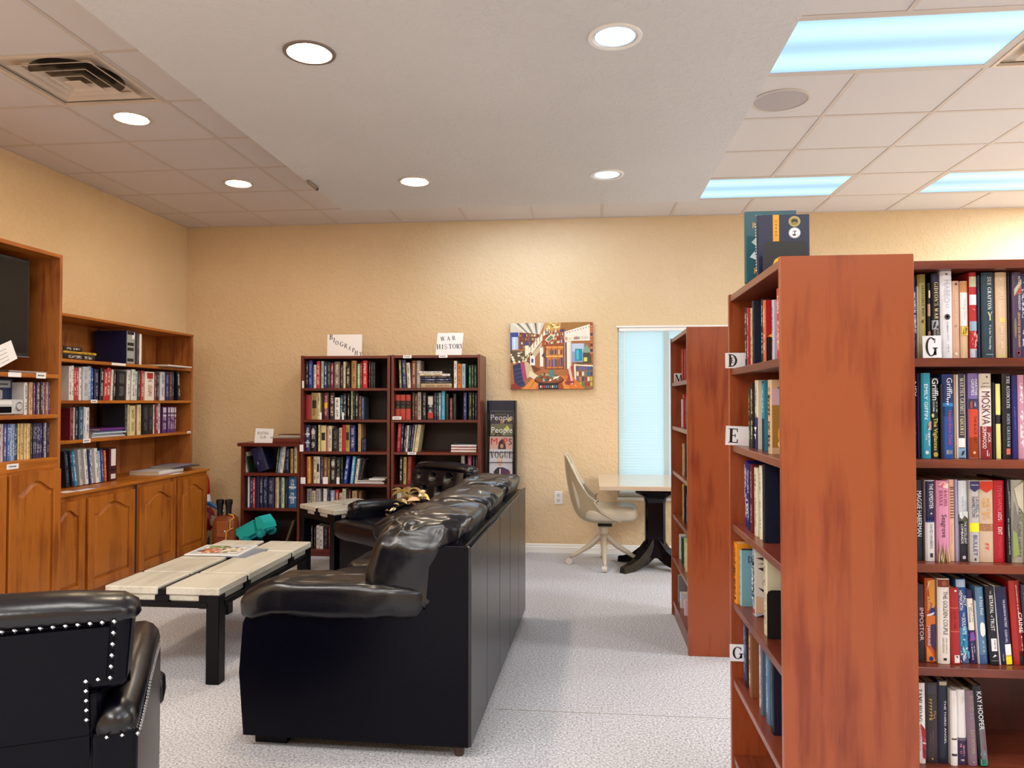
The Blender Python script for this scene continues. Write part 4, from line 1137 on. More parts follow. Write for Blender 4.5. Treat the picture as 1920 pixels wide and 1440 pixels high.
EXTRA.update({
 ('right1', 0): B(('m', .82, .3, .75, .5, W_)),
 ('right1', 2): B(('t', 'VEGETABLE WIFE', .87, .5, .62, .3, K_, True), ('p', [('6c2c20', [(.4, .45), (.6, .41), (.7, .47)]), ('2c2820', [(.35, .42), (.5, .44), (.45, .46)]), ('40382c', [(.5, .06), (.85, .09), (.7, .13)])]), ('b', .9, .99, '8c7c30', .15, .95)),
 ('right1', 3): B(('b', .56, .72, 'c8a484', .05, .95), ('b', .12, .36, 'a87868', .05, .95), ('a', '1', .25, .75, .8, .1, 'e8d8b0')),
 ('right1', 4): B(('b', .9, .99, '262048'), ('t', "GIDEON'S WAR", .9, .46, .6, .5, 'e8d4a8', True), ('b', .34, .45, 'b4b4bc', .04, .96), ('p', [('202028', [(.1, .35), (.4, .37), (.6, .44), (.3, .43)]), ('303040', [(.55, .35), (.9, .36), (.7, .4)])]), ('t', 'HOWARD', .33, .14, .78, .28, 'dcd8d4'), ('t', 'GORDON', .33, .14, .36, .32, 'dcd8d4', True), ('o', .5, .09, .18, 'e8e8ea')),
 ('right1', 5): B(('t', 'HABEO', .90, .64, .55, .5, 'c4c2cc'), ('m', .62, .54, .6, .3, 'd0ccd4'), ('o', .55, .475, .24, '3c3840'), ('o', .55, .475, .1, 'a09aa4'), ('m', .43, .06, .56, .12, '78747c'), ('b', .955, .975, '6c6870', .42, .62)),
 ('right1', 6): B(('o', .55, .96, .14, '402c2c'), ('m', .84, .5, .5, .25, 'e6c8b0'), ('o', .5, .42, .13, 'a89080'), ('o', .5, .06, .18, 'f0e0d0'), ('m', .38, .1, .5, .2, 'e4c4ac')),
 ('right1', 7): B(('b', .42, .85, 'f0eeee'), ('b', .86, .99, 'cc8c58'), ('t', 'Mailing Wars', .77, .5, .5, .35, 'c0c0c8'), ('p', [('e8cc50', [(.1, .3), (.9, .3), (.9, .41), (.1, .41)]), ('6c5c20', [(.2, .31), (.4, .31), (.35, .4)]), ('a88c30', [(.5, .3), (.8, .33), (.7, .41), (.45, .4)]), ('3c3414', [(.6, .35), (.85, .38), (.7, .4)])])),
 ('right1', 8): B(('b', .83, .95, 'c8c49c'), ('b', .62, .74, 'dce4ea'), ('b', .32, .43, '98b4cc'), ('b', 0.01, .11, 'c4ccd8'), ('m', .61, .44, .55, .6, 'd86c70'), ('p', swirl(['d86868', 'e0a0a0'], 3, .14, .3, 16)), ('b', .0, .1, '5068a8', .65, .95)),
 ('right1', 10): B(('t', 'SUE GRAFTON', .95, .565, .6, .3, 'f2f2f0', True), ('a', 'Y', .42, .84, .44, .1, 'f0ecb4', True), ('t', 'Y is for Yesterday', .39, .1, .6, .22, 'f0f0ee'), ('b', .04, .05, '8ca0ac', .3, .9), ('b', .02, .98, '1c3442', .02, .14)),
 ('right1', 12): B(('m', .93, .66, .5, .35, 'e8d2b8'), ('b', .42, .47, 'e8d478', .3, .75), ('m', .37, .1, .5, .28, 'ead6be'), ('b', .0, .05, 'd8c088')),
 ('right1', 14): B(('p', [('b4b09c', [(.1, .8), (.95, .92), (.95, .86), (.1, .72)]), ('9c4c38', [(.1, .72), (.95, .85), (.95, .76)]), ('7c6c58', oval(.2, .35, .15, .12))]), ('t', 'KEYS TO THE KINGDOM', .95, .56, .7, .26, 'e8e4e4'), ('t', 'SENATOR BOB GRAHAM', .53, .13, .62, .26, 'e0b878'), ('o', .52, .06, .2, 'b83040'), ('o', .52, .06, .13, '2c2038')),
 ('right2', 0): B(('t', 'NEY', .93, .75, .6, .5, W_), ('m', .35, .25, .6, .3, 'b0a8c8')),
 ('right2', 2): B(('t', 'EMILY GIFFIN', .87, .46, .45, .4, 'f0fafc'), ('p', [('c89c88', [(.6, .36), (1, .33), (1, .44), (.7, .42)]), ('3c70a0', [(.55, .34), (.75, .36), (.7, .4)])]), ('m', .36, .14, .74, .22, 'f0fafc'), ('m', .28, .2, .45, .22, 'f0fafc'), ('o', .5, .07, .2, 'd0ecf4')),
 ('right2', 3): B(('t', 'Griffin', .99, .72, .5, .75, 'f2f0ee'), ('m', .7, .57, .3, .24, 'e8e8e8'), ('m', .7, .56, .68, .2, 'd8d8d8'), ('p', [('d8c878', oval(.2, .53, .16, .025))]), ('t', 'The Vigilantes', .5, .1, .45, .6, 'dcd468'), ('o', .5, .05, .28, 'b8a848')),
 ('right2', 5): B(('b', .0, .62, '1c4c9c'), ('b', .5, .66, '2c80c4'), ('b', .66, .99, '102c68'), ('t', 'Griffin', .96, .72, .62, .5, 'f4f4f4'), ('m', .71, .6, .45, .3, 'e8e8f0'), ('t', 'Hazardous Duty', .57, .16, .6, .36, 'd8404c'), ('b', .05, .1, 'd0d4dc', .3, .85)),
 ('right2', 7): B(('b', 0.0, .99, 'e0dcd8', .0, .16), ('b', 0, .99, 'e0dcd8', .88, 1.0), ('t', 'MARTHA GRIMES', .95, .52, .55, .42, 'dcd4c4', True), ('t', 'FADEAWAY', .5, .27, .52, .42, 'ece4b0', True), ('b', .13, .24, 'f2f0f0', .1, .92), ('b', .01, .12, '7cacd4', .12, .9), ('p', [('182838', [(.4, .03), (.7, .05), (.8, .1), (.5, .08)])])),
 ('right2', 8): B(('b', .58, .7, '2c3050'), ('b', .0, .58, 'd04428'), ('b', .0, .25, 'd86018'), ('p', [('9c4848', [(.1, .59), (.4, .59), (.35, .68), (.15, .67)]), ('504c7c', [(.5, .6), (.9, .6), (.8, .69)]), ('c0bcd0', [(.55, .61), (.7, .62), (.6, .68)])]), ('t', 'MARTHA', .93, .74, .75, .25, W_), ('t', 'GRIMES', .93, .74, .4, .3, W_), ('t', 'THE BLACK CAT', .5, .18, .62, .26, '501c14'), ('o', .5, .07, .14, 'f0b890'), ('b', .0, .012, 'f0e0d0')),
 ('right2', 9): B(('b', .82, .99, 'd8ccb8'), ('b', .0, .38, '8c1420'), ('a', 'I', .52, .64, .95, .02, '4c3c30'), ('a', 'JACK', .2, .8, .87, .025, K_), ('a', 'GRIMWOOD', .05, .95, .835, .022, K_), ('t', 'MOSKVA', .79, .4, .48, .72, '5c1420'), ('t', 'JACK', .31, .19, .7, .3, W_), ('t', 'GRIMWOOD', .38, .12, .32, .34, W_), ('p', [('e0d8d4', [(.5, .03), (.6, .03), (.58, .1), (.52, .1)]), ('e0d8d4', [(.66, .03), (.72, .03), (.7, .08)])])),
 ('right2', 11): B(('b', .58, .99, 'e8e488', .1, .95), ('b', .0, .46, 'e4e08c', .1, .95), ('m', .93, .62, .8, .12, '606030'), ('m', .44, .06, .78, .16, '505028')),
 ('right2', 12): B(('t', 'THE ASSOCIATE', .97, .59, .6, .38, 'e4e4e8', True), ('t', 'JOHN GRISHAM', .53, .14, .6, .36, 'b4bcc8', True), ('b', .05, .12, 'd86c54', .35, .8)),
 ('right2', 13): B(('m', .62, .34, .35, .2, '7078c0')),
 ('right3', 0): B(('t', 'MAGGIE HABERMAN', .86, .3, .55, .5, 'f0f0f4')),
 ('right3', 1): B(('b', .5, .99, '181c44'), ('b', .48, .55, '2c3c80'), ('t', 'THE EXPEDITER', .96, .65, .6, .4, 'f4f4f4'), ('o', .6, .59, .1, 'c0c8e0'), ('t', 'DAVID HAGBERG', .46, .16, .6, .28, '3c3c48'), ('b', .05, .1, '282830', .45, .75)),
 ('right3', 2): B(('p', [('e8b0a8', [(.1, .95), (.5, .99), (.9, .97), (.7, .9)]), ('c85c80', [(.2, .93), (.6, .98), (.45, .91)]), ('f0d0c8', [(.5, .92), (.95, .97), (.9, .9)])]), ('t', 'RACHEL', .88, .68, .72, .26, '8c2050', True), ('t', 'HANNA', .88, .69, .34, .28, '8c2050', True), ('t', 'Seagrove', .58, .3, .52, .5, '2c1420'), ('p', grass('b89c68', '8c6c40', 5) + grass('3c3428', 'd8c890', 8)[:9])),
 ('right3', 3): B(('t', 'Beneficence', .92, .52, .55, .52, '6c3c24', True), ('t', 'Meredith Hall', .46, .22, .5, .22, 'c09080')),
 ('right3', 5): B(('b', .0, .5, '1c1c28'), ('b', .46, .58, '5c5c48', .0, .99), ('p', [('d8dce2', [(0.02, .55), (.3, .52), (.6, .57), (.98, .53), (.98, .62), (.02, .62)])]), ('t', 'JANE', .76, .62, .72, .2, 'a8b0b8'), ('t', 'HAMILTON', .8, .56, .42, .24, 'a0a8b0'), ('t', 'THE EXCELLENT', .5, .22, .68, .28, 'f0f0f2'), ('t', 'LOMBARDS', .46, .22, .3, .28, 'f0f0f2'), ('o', .5, .05, .2, 'c8c8d0')),
 ('right3', 6): B(('p', [('2c2860', [(.02, .99), (.98, .99), (.98, .9), (.5, .86), (.02, .9)])]), ('a', 'HAMILTON', .15, .9, .935, .018, 'e0e0f0'), ('t', 'LAURELL K.', .8, .54, .76, .3, '282458'), ('t', 'HAMILTON', .8, .55, .36, .36, '282458'), ('b', .37, .48, 'f0e828', .0, 1.), ('t', 'BULLET', .33, .08, .5, .42, '3c3490'), ('b', .02, .05, '302c40', .42, .6)),
 ('right3', 7): B(('p', [('c8301c', [(.02, .99), (.98, .99), (.98, .9), (.5, .85), (.02, .9)])]), ('b', .945, .955, 'f0d8c8', .25, .8), ('m', .78, .5, .65, .28, 'd89a58'), ('m', .78, .5, .33, .28, 'd4a24c'), ('b', .38, .47, 'a87450'), ('b', .40, .41, 'f0e4d8', .3, .85), ('b', .44, .45, 'f0e4d8', .35, .9), ('m', .28, .1, .55, .4, 'd86048')),
 ('right3', 8): B(('t', 'STEVE HAMILTON', .94, .5, .5, .38, 'd86068'), ('t', 'TON', .62, .52, .5, .38, 'f4e8ea'), ('t', 'EXIT', .43, .34, .5, .36, 'f4f0f0'), ('t', 'STRATEGY', .32, .05, .45, .3, 'd04858')),
 ('right3', 9): B(('m', .86, .66, .62, .25, 'c8c8d0'), ('m', .97, .55, .22, .14, 'c8c8d0'), ('m', .53, .1, .3, .28, 'd8d8e0')),
 ('right3', 10): B(('p', [('74706c', [(0.05, .2), (.4, .1), (.6, .5), (.2, .75)]), ('8c9c58', [(.05, .05), (.6, .1), (.4, .35), (.05, .4)]), ('c4bca8', [(.2, .9), (.98, .98), (.98, .6), (.5, .7)])]), ('t', 'WOMAN WITH A SECRET', .92, .5, .68, .26, '302c30'), ('t', 'SOPHIE HANNAH', .47, .08, .6, .34, '302c34')),
 ('right4', 0): B(('b', .0, .36, '141424', .02, .98), ('t', 'IMPOSTOR', .7, .28, .55, .5, 'e8c8d0')),
 ('right4', 1): B(('p', [('e09838', [(.2, .97), (.95, .99), (.95, .66), (.5, .72)]), ('f0dcc0', [(.1, .84), (.5, .97), (.3, .94)]), ('282878', oval(.7, .6, .28, .05)), ('e8e4ec', [(.05, .56), (.9, .6), (.8, .57), (.3, .545)]), ('d87028', [(.05, .55), (.95, .56), (.95, .46), (.05, .42)]), ('3c2458', [(.5, .45), (.95, .46), (.95, .13), (.45, .22)]), ('e88830', [(.05, .2), (.5, .13), (.98, .02), (.05, .01)]), ('2c3480', oval(.5, .045, .22, .028))]), ('t', 'A SLOW FIRE', .92, .62, .75, .24, 'f4e8d8'), ('t', 'BURNING', .78, .62, .35, .3, 'f0d088'), ('t', 'PAULA', .46, .32, .75, .28, 'f4f0f4'), ('t', 'HAWKINS', .43, .2, .34, .32, 'f4f0f4')),
 ('right4', 2): B(('b', .9, .99, '7c3020'), ('o', .5, .945, .2, '9c5038'), ('t', 'THE GOLDEN COUPLE', .85, .34, .6, .36, '241c1c'), ('t', 'GREER HENDRICKS', .31, .12, .66, .14, '807870'), ('t', 'SARAH PEKKANEN', .31, .13, .4, .16, '807870'), ('b', .04, .07, '302c30', .4, .68)),
 ('right4', 3): B(('b', .955, .975, 'f0e0dc', .5, .75), ('b', .735, .745, 'd86858'), ('b', .425, .435, 'd86858'), ('m', .72, .45, .5, .25, '84140f'), ('b', .02, .12, 'ece4e0', .3, .88), ('m', .11, .03, .6, .4, '503030')),
 ('right4', 4): B(('b', .9, .99, 'a4b8cc', .05, .95), ('b', .2, .42, '2c88b4', .02, .98), ('b', .0, .2, '4c6c9c', .02, .98), ('p', swirl(['48a8c8', '1c5c94', '80c8dc', 'b0d8e4'], 11, .1, .38, 26) + swirl(['c0d0e4', '28386c', '8ca0c4'], 12, .02, .12, 18)), ('t', 'SALLY', .8, .68, .78, .26, 'f0f4f8'), ('t', 'HEPWORTH', .86, .63, .4, .34, 'f0f4f8'), ('t', 'THE', .6, .55, .6, .18, 'e0ecf4'), ('t', 'SOULMATE', .54, .34, .58, .36, 'eef4f8')),
 ('right4', 5): B(('b', .45, .88, 'e8e0d0', .06, .94), ('t', 'A Light in the', .82, .56, .64, .26, '50404c'), ('t', 'Darkness', .76, .56, .34, .28, '50404c'), ('p', [('8c3ca0', [(.1, .3), (.9, .32), (.7, .43), (.2, .42)]), ('4c60b0', [(.3, .34), (.8, .36), (.6, .4)])]), ('m', .27, .05, .3, .22, 'd0d0e4'), ('m', .24, .14, .65, .18, 'd0d0e4')),
 ('right4', 7): B(('t', 'A False Petal', .88, .64, .55, .4, 'e4eef6'), ('p', [('eef2f4', [(.5, .55), (.8, .52), (.85, .44), (.8, .38), (.5, .35), (.25, .38), (.2, .44), (.25, .52)])]), ('m', .3, .14, .5, .22, 'c8dcec'), ('b', .0, .12, '3c649c', .02, .98), ('b', .03, .1, 'f0f4f8', .55, .68)),
 ('right4', 8): B(('t', 'THE', .95, .91, .45, .18, 'd0d0b8'), ('t', 'BETRAYAL', .89, .66, .48, .4, 'f0f0ee'), ('t', 'of', .64, .61, .45, .2, 'f0f0ee'), ('t', 'TRUST', .6, .44, .46, .42, 'f0f0ee'), ('b', .18, .34, 'e8e8ea', .2, .85), ('m', .32, .2, .6, .2, '606068'), ('p', [('e0e0e4', [(.2, .1), (.7, .12), (.5, .14)])]), ('b', .055, .06, 'a0a0a8', .1, .9)),
 ('right4', 10): B(('t', 'THE SHADOWS IN THE STREET', .84, .48, .62, .2, 'e4e4ec'), ('t', 'SUSAN HILL', .45, .28, .58, .2, 'e4e4ec'), ('b', .1, .26, 'f0f0f0', .4, .98), ('b', .0, .12, 'f0e81c', .4, .98), ('m', .14, .04, .15, .16, 'a8a8c0')),
 ('right4', 11): B(('b', .1, .99, '8c1010', .5, .98), ('t', 'CRIME', .62, .38, .8, .34, 'f4ece8'), ('m', .95, .38, .6, .12, 'f0e0dc'), ('m', .34, .16, .8, .12, 'f0e0dc'), ('b', .0, .16, '181820', .5, .98)),
 ('right5', 0): B(('t', 'TAMI HOAG', .93, .52, .35, .42, '2c2840', True), ('p', [('a01c2c', [(.35, .5), (.98, .42), (.98, .05), (.6, .08), (.55, .3)]), ('c84050', [(.5, .35), (.95, .3), (.9, .24)]), ('6c1420', [(.5, .2), (.9, .16), (.8, .1)]), ('e8dcd8', [(.55, .27), (.98, .26), (.98, .245), (.6, .25)])]), ('t', 'THE BITTER SEASON', .48, .16, .22, .3, 'b82c3c')),
 ('right5', 1): B(('b', .86, .97, '3c3848', .1, .9), ('t', 'The', .66, .56, .72, .18, 'b89868'), ('m', .8, .5, .42, .36, 'b08c3c'), ('m', .4, .24, .55, .14, '706068'), ('m', .38, .22, .35, .14, '685860'), ('o', .5, .06, .07, 'c8a060')),
 ('right5', 2): B(('b', .94, .985, 'b8a890', .15, .95), ('t', 'THE THIRD ANGEL', .76, .24, .68, .2, 'f0f0f4'), ('t', 'ALICE HOFFMAN', .72, .28, .35, .22, '28345c')),
 ('right5', 3): B(('m', .9, .8, .5, .26, 'e8d0bc'), ('b', .345, .365, '383440', .1, .9), ('b', .13, .16, '383440', .1, .9), ('m', .26, .22, .5, .2, 'b8b4b8')),
 ('right5', 4): B(('b', .32, .36, '605868'), ('b', .0, .32, '302048', .02, .98), ('t', 'The', .92, .82, .6, .26, 'd8c8d0'), ('m', .26, .12, .66, .22, 'd08898'), ('m', .28, .12, .36, .26, 'd08898'), ('b', .05, .075, 'e8e4f0', .35, .7)),
 ('right5', 5): B(('t', 'BLOOD', .93, .73, .58, .42, 'a89888'), ('m', .7, .58, .5, .28, '98889c'), ('t', 'KAY HOOPER', .48, .16, .5, .4, 'b4a480'), ('o', .5, .05, .06, 'c8c0b0')),
 ('right5', 6): B(('b', .02, .48, '6c6c74', .25, .98), ('t', 'KAY HOOPER', .93, .46, .55, .55, 'f0f0f2'), ('m', .44, .2, .72, .3, '9c2430'), ('b', .14, .17, 'b0d4d4', .2, .8), ('b', .015, .09, '2cc890', .15, .85)),
 ('near4', 0): B(('m', .93, .7, .5, .45, 'b06818'), ('t', 'SILKS', .6, .22, .5, .6, '2a180c'), ('b', .68, .69, '2a180c', .1, .9), ('b', .16, .17, '2a180c', .1, .9), ('b', .06, .1, '2a180c', .2, .8)),
 ('near4', 2): B(('m', .8, .18, .5, .55, '181820'), ('m', .78, .16, .42, .5, 'f4f4f4'), ('b', .03, .1, 'b03040', .2, .8)),
 ('near2', 2): B(('b', .0, .46, '20206c', .05, .95), ('m', .42, .05, .5, .7, 'f0f0f4'), ('m', .84, .62, .3, .3, '28286c')),
 ('near2', 4): B(('m', .85, .06, .6, .4, '2c2420')),
 ('near2', 3): B(('b', .0, .46, '141c48', .02, .98), ('b', .96, .99, '141c48', .02, .98)),
 ('near3', 0): B(('t', 'VINCE FLYNN', .95, .45, .35, .4, 'd8dcf4')),
 ('near3', 1): B(('m', .45, .08, .45, .45, 'f0e8ec')),
})
row('bio1','y',6.6,1.517,'''-2545 15 243 1c2a24 d8d8d0;-2512 38 252 1f3184 8fa0d8;-2472 26 214 c9ccd2 50607a;-2441 33 247 c4222e f0dcc8;-2402 25 247 9fc4b2 3c5a50;-2371 30 228 1e2a6a e8e8f0;-2338 31 237 2a2a24 8a8c6c;-2307 25 232 7e1c4a e0c0d0;-2261 51 241 7c6660 dccfc4;-2218 26 208 2a2024 a08888;-2194 20 241 d8cfae 6a5a40;-2160 41 198 161216 d8c8b0;-2107 46 250 b6854c 5c2a1c;-2060 25 221 7cc29c e8f4ea;-2037 17 231 6e1a22 d0a090;-2003 44 250 c4202a f2d8cc;-1957 13 240 28242a a0a0a0;-1939 20 235 15131c 707078;-1918 19 235 121018 606068''')
row('bio2','y',6.6,1.232,'''-2534 53 224 8e2628 -;-2475 55 243 ae965e 3c3020 k;-2432 28 243 d8cea4 2a2a20;-2363 47 243 5c1c30 c8a0a0 b;-2309 46 243 241c28 ecd8d4;-2257 47 200 e8e6e4 28282c;-2219 23 219 2a5262 a8c8d0;-2189 30 233 12182c c0c0c8;-2153 18 233 121214 d0d0c0;-2122 15 262 b4c09c 3c4838;-2103 16 233 101016 a0a090;-2079 29 238 16141c e0dcc8;-2048 24 214 5c3834 b09080;-2023 23 204 42506e 90a0b8''')
row('bio3','y',6.6,0.943,'''-2536 46 238 252c5e e8d8d8 r;-2482 58 234 121216 d8d8d8 e;-2430 17 239 e0d4a0 605838;-2390 50 234 d8ca98 - k;-2354 13 225 c08078 602020;-2327 36 230 e2d8c0 4c4038;-2275 54 206 14141a 70707a;-2229 28 215 c0b6a4 5c4c40;-2199 30 240 b2241e -;-2162 38 240 b2985a 302418 k;-2114 47 235 1f2e6c c8d0e8;-2051 26 250 c2a378 806038;-2019 15 121 1e2240 9098b0;-2002 17 121 1c2040 8890a8''')
row('bio4','y',6.6,0.652,'''-2563 41 241 5a1418 -;-2522 28 242 dca052 8a5020;-2467 27 242 dcd4c4 38302c;-2436 30 242 e4dfd4 38302c k;-2400 32 238 382a4e 9080a8;-2364 34 238 785838 c0a070;-2334 23 234 6e5034 b09060;-2294 52 243 101014 d0d0d4 e;-2245 42 234 0e0e12 787870;-2212 13 239 24382c 90a890;-2186 35 244 1f3c9a e4e8f8 l7;-2122 25 245 6eb0da e8f4fa l6;-2082 22 226 e0dfdc 38383c l7;-2050 27 221 141218 585058 l12''')
row('bio5','y',6.6,0.365,'''-2518 45 236 8c8c90 303038;-2476 34 218 c8c0a0 383020;-2431 43 237 a8a6b0 484850;-2369 34 238 e4e2e6 b0b0b8;-2333 22 186 1a2448 9098b0;-2297 39 224 8ea0c4 e4e8f0;-2257 35 230 a61c24 f0e0dc;-2220 26 202 cfc4a4 4c4034;-2190 32 240 d6d0c0 28282c;-2137 24 236 4c1c1c a08070;-2093 44 222 b89a74 604830;-2041 29 218 6a4434 b09080''')
row('bio6','y',6.6,0.06,'''-2507 17 197 1c1c22 a0a0a8;-2488 15 207 242428 a0a0a0;-2464 14 188 28282c 909090;-2436 30 208 dcdce0 70707c;-2400 32 203 e0e0e2 686874;-2362 40 199 18161c 707078;-2323 26 214 7e1c2c c09090''')
row('war1','y',6.6,1.517,'''-1671 20 253 787a48 d8d8b0 l-2;-1635 37 252 22306a a8a880 l-2;-1592 31 228 d4ccb6 48443c l-3;-1551 39 247 7c3a2e e0c0a8;-1508 39 247 8c847e d4d0cc;-1170 27 242 dfdcda 282830;-1135 37 217 c8722c 5c2c18;-1097 33 216 9ab8c4 3c5c74;-1038 24 202 1c4830 90b890;-1014 20 207 1a402c 80a880;-990 24 202 183c2a 80a880''')
row('war2','y',6.6,1.232,'''-1697 44 225 ae3c34 - v;-1650 47 225 ae3c34 - v;-1602 45 225 b44236 - v;-1552 24 242 3a2c28 907868;-1528 19 233 5c2420 b09080;-1499 32 247 a49a94 3c3430;-1453 35 242 121218 a0a0a8;-1397 58 218 1c1a20 e8e0e0 g;-1354 19 242 161a30 8890a0;-1333 18 242 1a2038 98a0b0;-1311 21 242 7c92aa e8f0f8;-1281 32 265 3c9cb4 90d0e0;-1246 29 232 14121a 383840;-1210 24 194 6c3436 b89090;-1178 27 232 14141a 404048;-1083 29 242 242c66 9098d0;-1037 32 242 1a2420 b0b050;-1007 19 242 121216 b0b0b0;-983 19 241 141418 808088''')
row('war3','y',6.6,0.943,'''-1691 36 251 a61a30 d88890 l3;-1659 16 251 1c2440 c8d0e0 l3;-1636 16 237 20242c d0d0d8 l4;-1618 21 237 dfe0e6 383848 l4;-1596 15 237 20242c c0c0d0 l5;-1577 17 246 3c4460 b0b8d0 l6;-1558 14 246 c6c2bc 383430 l7;-1532 31 244 dacfa4 8c8050 l8''')
row('war4','y',6.6,0.652,'''-1666 27 248 1a181c e0e0e0 l1;-1632 27 244 b89c6a 38302c l1;-1594 36 249 882c24 b86858 l2;-1102 29 262 b0aca8 202024;-1040 38 262 982852 e0a8c0;-1002 19 258 24242c 909098;-978 19 253 20202a 808088''')
row('war5','y',6.6,0.365,'''-1714 19 222 1c1a20 909098;-1680 39 241 e0dfde 141418 g''')
row('boat1','y',6.6,0.742,'''-3117 26 190 dcd8c4 908870 l-8;-3095 12 170 243c34 708870 l-10;-2833 16 222 4c5440 a8a880 l6;-2813 18 243 6c88b0 c0d0e0 l8;-2788 31 243 dcdcda 404448 l8;-2753 13 228 1c2038 8890a8 l3;-2724 32 223 1a1c38 7880a0 l1;-2687 25 223 b89c60 604c28;-2648 26 239 d4ccac 504838;-2614 23 208 d2cc9c 787040''')
row('boat2','y',6.6,0.424,'''-3133 27 284 14161e 383840;-3102 26 284 dfdfe2 b0b4bc;-3065 27 274 22285e e0a8a8;-3040 20 274 b8322c e8e0e0;-3009 34 285 1a2048 -;-2974 32 285 1c2040 b8b8c0;-2935 39 286 1a1f48 9098b8;-2877 61 276 1c2244 8890a8;-2829 14 276 c89c64 604020;-2813 15 277 dcd0c4 605048;-2794 16 277 202830 808890;-2768 27 277 bccbae 404c3c;-2736 30 277 181a2c 404458;-2677 76 288 26609a d4e4f4 r''')
row('hut2','x',-3.575,1.405,'''4860 22 236 e2e2e4 20242c;4887 24 242 e4e2e0 404048;4918 24 231 b42430 f0d8d8;4945 24 230 ae2832 f0d8d0;4973 26 231 dedee2 28386c;5024 67 240 bfc3cc 7880a0;5080 34 247 7ea4d6 e8f0fa;5111 22 236 284a9a d0d8f0;5151 46 229 1c2044 9098b8;5198 36 236 16161c e0e0e4 l2;5246 35 229 b0202c f0e0e0 l3;5291 45 244 b42630 f4dcdc l4;5332 21 233 dcdad4 504c48 l3;5363 30 226 14161a c8c8cc l2;5445 119 225 14161e 686c74 l1;5535 43 237 e2e2e0 38383c l2;5587 44 244 d8d8d6 28282c l2;5637 41 232 ccd4e4 2c4c9c l2;5682 33 239 24382c 90a890 l1;5723 35 240 b83c34 f0e4dc l1;5813 130 235 e4e2dc 9c2828 t;5904 29 229 6a1c24 d8a8a8;5945 36 235 1c2030 b0b4c0;6008 70 242 d8d8dc 28386c;6080 53 245 1f2c66 a8b0d8;6132 35 247 5c2024 c09090;6176 35 249 20243c 9098a8;6260 45 252 16181e e0e0e4 l-5''')
row('hut3','x',-3.575,1.128,'''4891 36 224 6c1c2a b87880;4921 14 227 dedcdc 707078;4945 25 223 24262e b0b0b8;4985 45 231 2c4a66 a8c4d4;5020 15 230 cfd6e0 404c60;5052 41 226 dedfe2 305090;5508 28 244 23262e 9098a0;5538 20 244 c4b88c 504830;5588 71 235 d4c998 605428;5638 18 239 7c3428 c8a080;5677 51 243 d6c9a6 c05028;5757 79 243 15171e 585c68;5841 76 242 15171e 585c68;5892 18 242 dcdcd8 505054;5925 37 251 8c2434 e8c8c8;5970 40 256 cdced4 38405c;6035 30 222 5a2a66 e4dce8 w;6068 31 222 5a2a66 e4dce8 w;6103 31 222 4c2a72 e4dce8 w;6137 31 222 5a2a66 e4dce8 w;6172 32 221 622c5c e4dce8 w;6208 32 221 5a2a66 e4dce8 w''')
row('hut4','x',-3.575,0.8,'''4863 31 254 16182a 707888 l-7;4923 18 250 222a48 b0b8cc l-8;4954 27 248 2c88b8 d8ecf4 l-9;4999 31 257 bcbcc0 484850 l-7;5062 33 257 dfe0e4 24242c l-7;5094 20 247 303c78 c8d0e8 l-6;5123 27 245 c8ccda 384068 l-6;5171 35 254 e2e2e0 38383c l-7;5205 23 232 8cacd0 e0ecf8 l-5;5234 23 242 2a4a92 c8d4ec l-5;5271 21 232 cc6430 f0d4b8 l-4;5347 94 244 4a1820 - o''')
row('dvd1','x',-3.37,1.317,'''4195 27 195 d8d8da 303038;4234 16 196 cda57c 6a3030;4253 16 198 d4b898 7c4438;4272 16 194 6a3858 d0b0c4;4291 16 196 3c2e60 c4b8d8;4310 17 197 d0c4ae 6a5040;4333 21 202 28262e c8c8c0;4355 16 199 c89c94 60304c;4374 16 198 8c5c6a e0c8c0;4394 18 200 dcd0a8 786040;4415 18 199 38306a c0b8e0;4434 14 201 5c4478 d0c4d8;4453 17 202 c4b8c0 484050''')
row('dvd2','x',-3.37,1.048,'''4005 12 219 d0d0d4 8c3038;4019 13 218 c8bcc4 6c3c50;4034 13 218 4c3c70 d0c8dc;4049 13 217 6c84b4 e0e8f4;4065 15 217 4868ac d8e4f4;4081 12 216 7088b8 e0e8f0;4094 12 216 9cb4d4 304878;4108 12 216 8498c0 e8ecf4;4123 14 215 38507c c8d4e8;4138 12 215 1c2430 98a4b4;4154 14 217 d8c47c 8c4c30;4170 14 217 d0b070 803c2c;4186 14 217 dccda4 785028;4203 14 216 d4c090 9c3c34;4219 15 216 ddc88c 803828;4234 13 215 c8a868 6c4020;4248 11 215 38302c c0a078;4275 13 215 28264c c0bcd8;4290 13 215 2c2a50 c4c0d8;4305 13 214 3c3460 c8c4dc;4320 13 215 28264c bcb8d4;4335 13 215 34306a d0c8e4;4351 15 216 2a2848 c8c4d4;4373 19 215 d4ccd8 40385c;4393 14 215 4c3c64 d0c8d8;4411 17 214 28263c b0acc0''')
row('near1','x',0.562,1.52,'''2280 45 214 b81c28 f0c8b8;2338 21 187 b4b0c4 402870;2441 31 200 c4603c f0e4d4;2476 23 208 15161e d8dce4;2620 23 222 1c2434 687890;2648 29 201 cfa878 48302c;2682 32 206 9c2030 e8b8b8;2726 35 213 14121a d8d8d8''')
row('near2','x',0.562,1.237,'''2377 46 228 c8a684 302824;2488 24 229 2c7c94 c0e0e8;2602 46 233 cdc6b0 26266a;2665 42 226 121418 c8ccc0;2702 23 209 24301c b0bc70''')
row('near3','x',0.562,0.947,'''2471 24 249 12182c 404860;2527 30 241 d0d0b8 505848;2592 46 228 cfc8b4 3c3834;2653 34 234 5c1820 d0a0a0;2712 46 233 20244c c8ccdc;2782 46 235 1c2294 d8dcf4''')
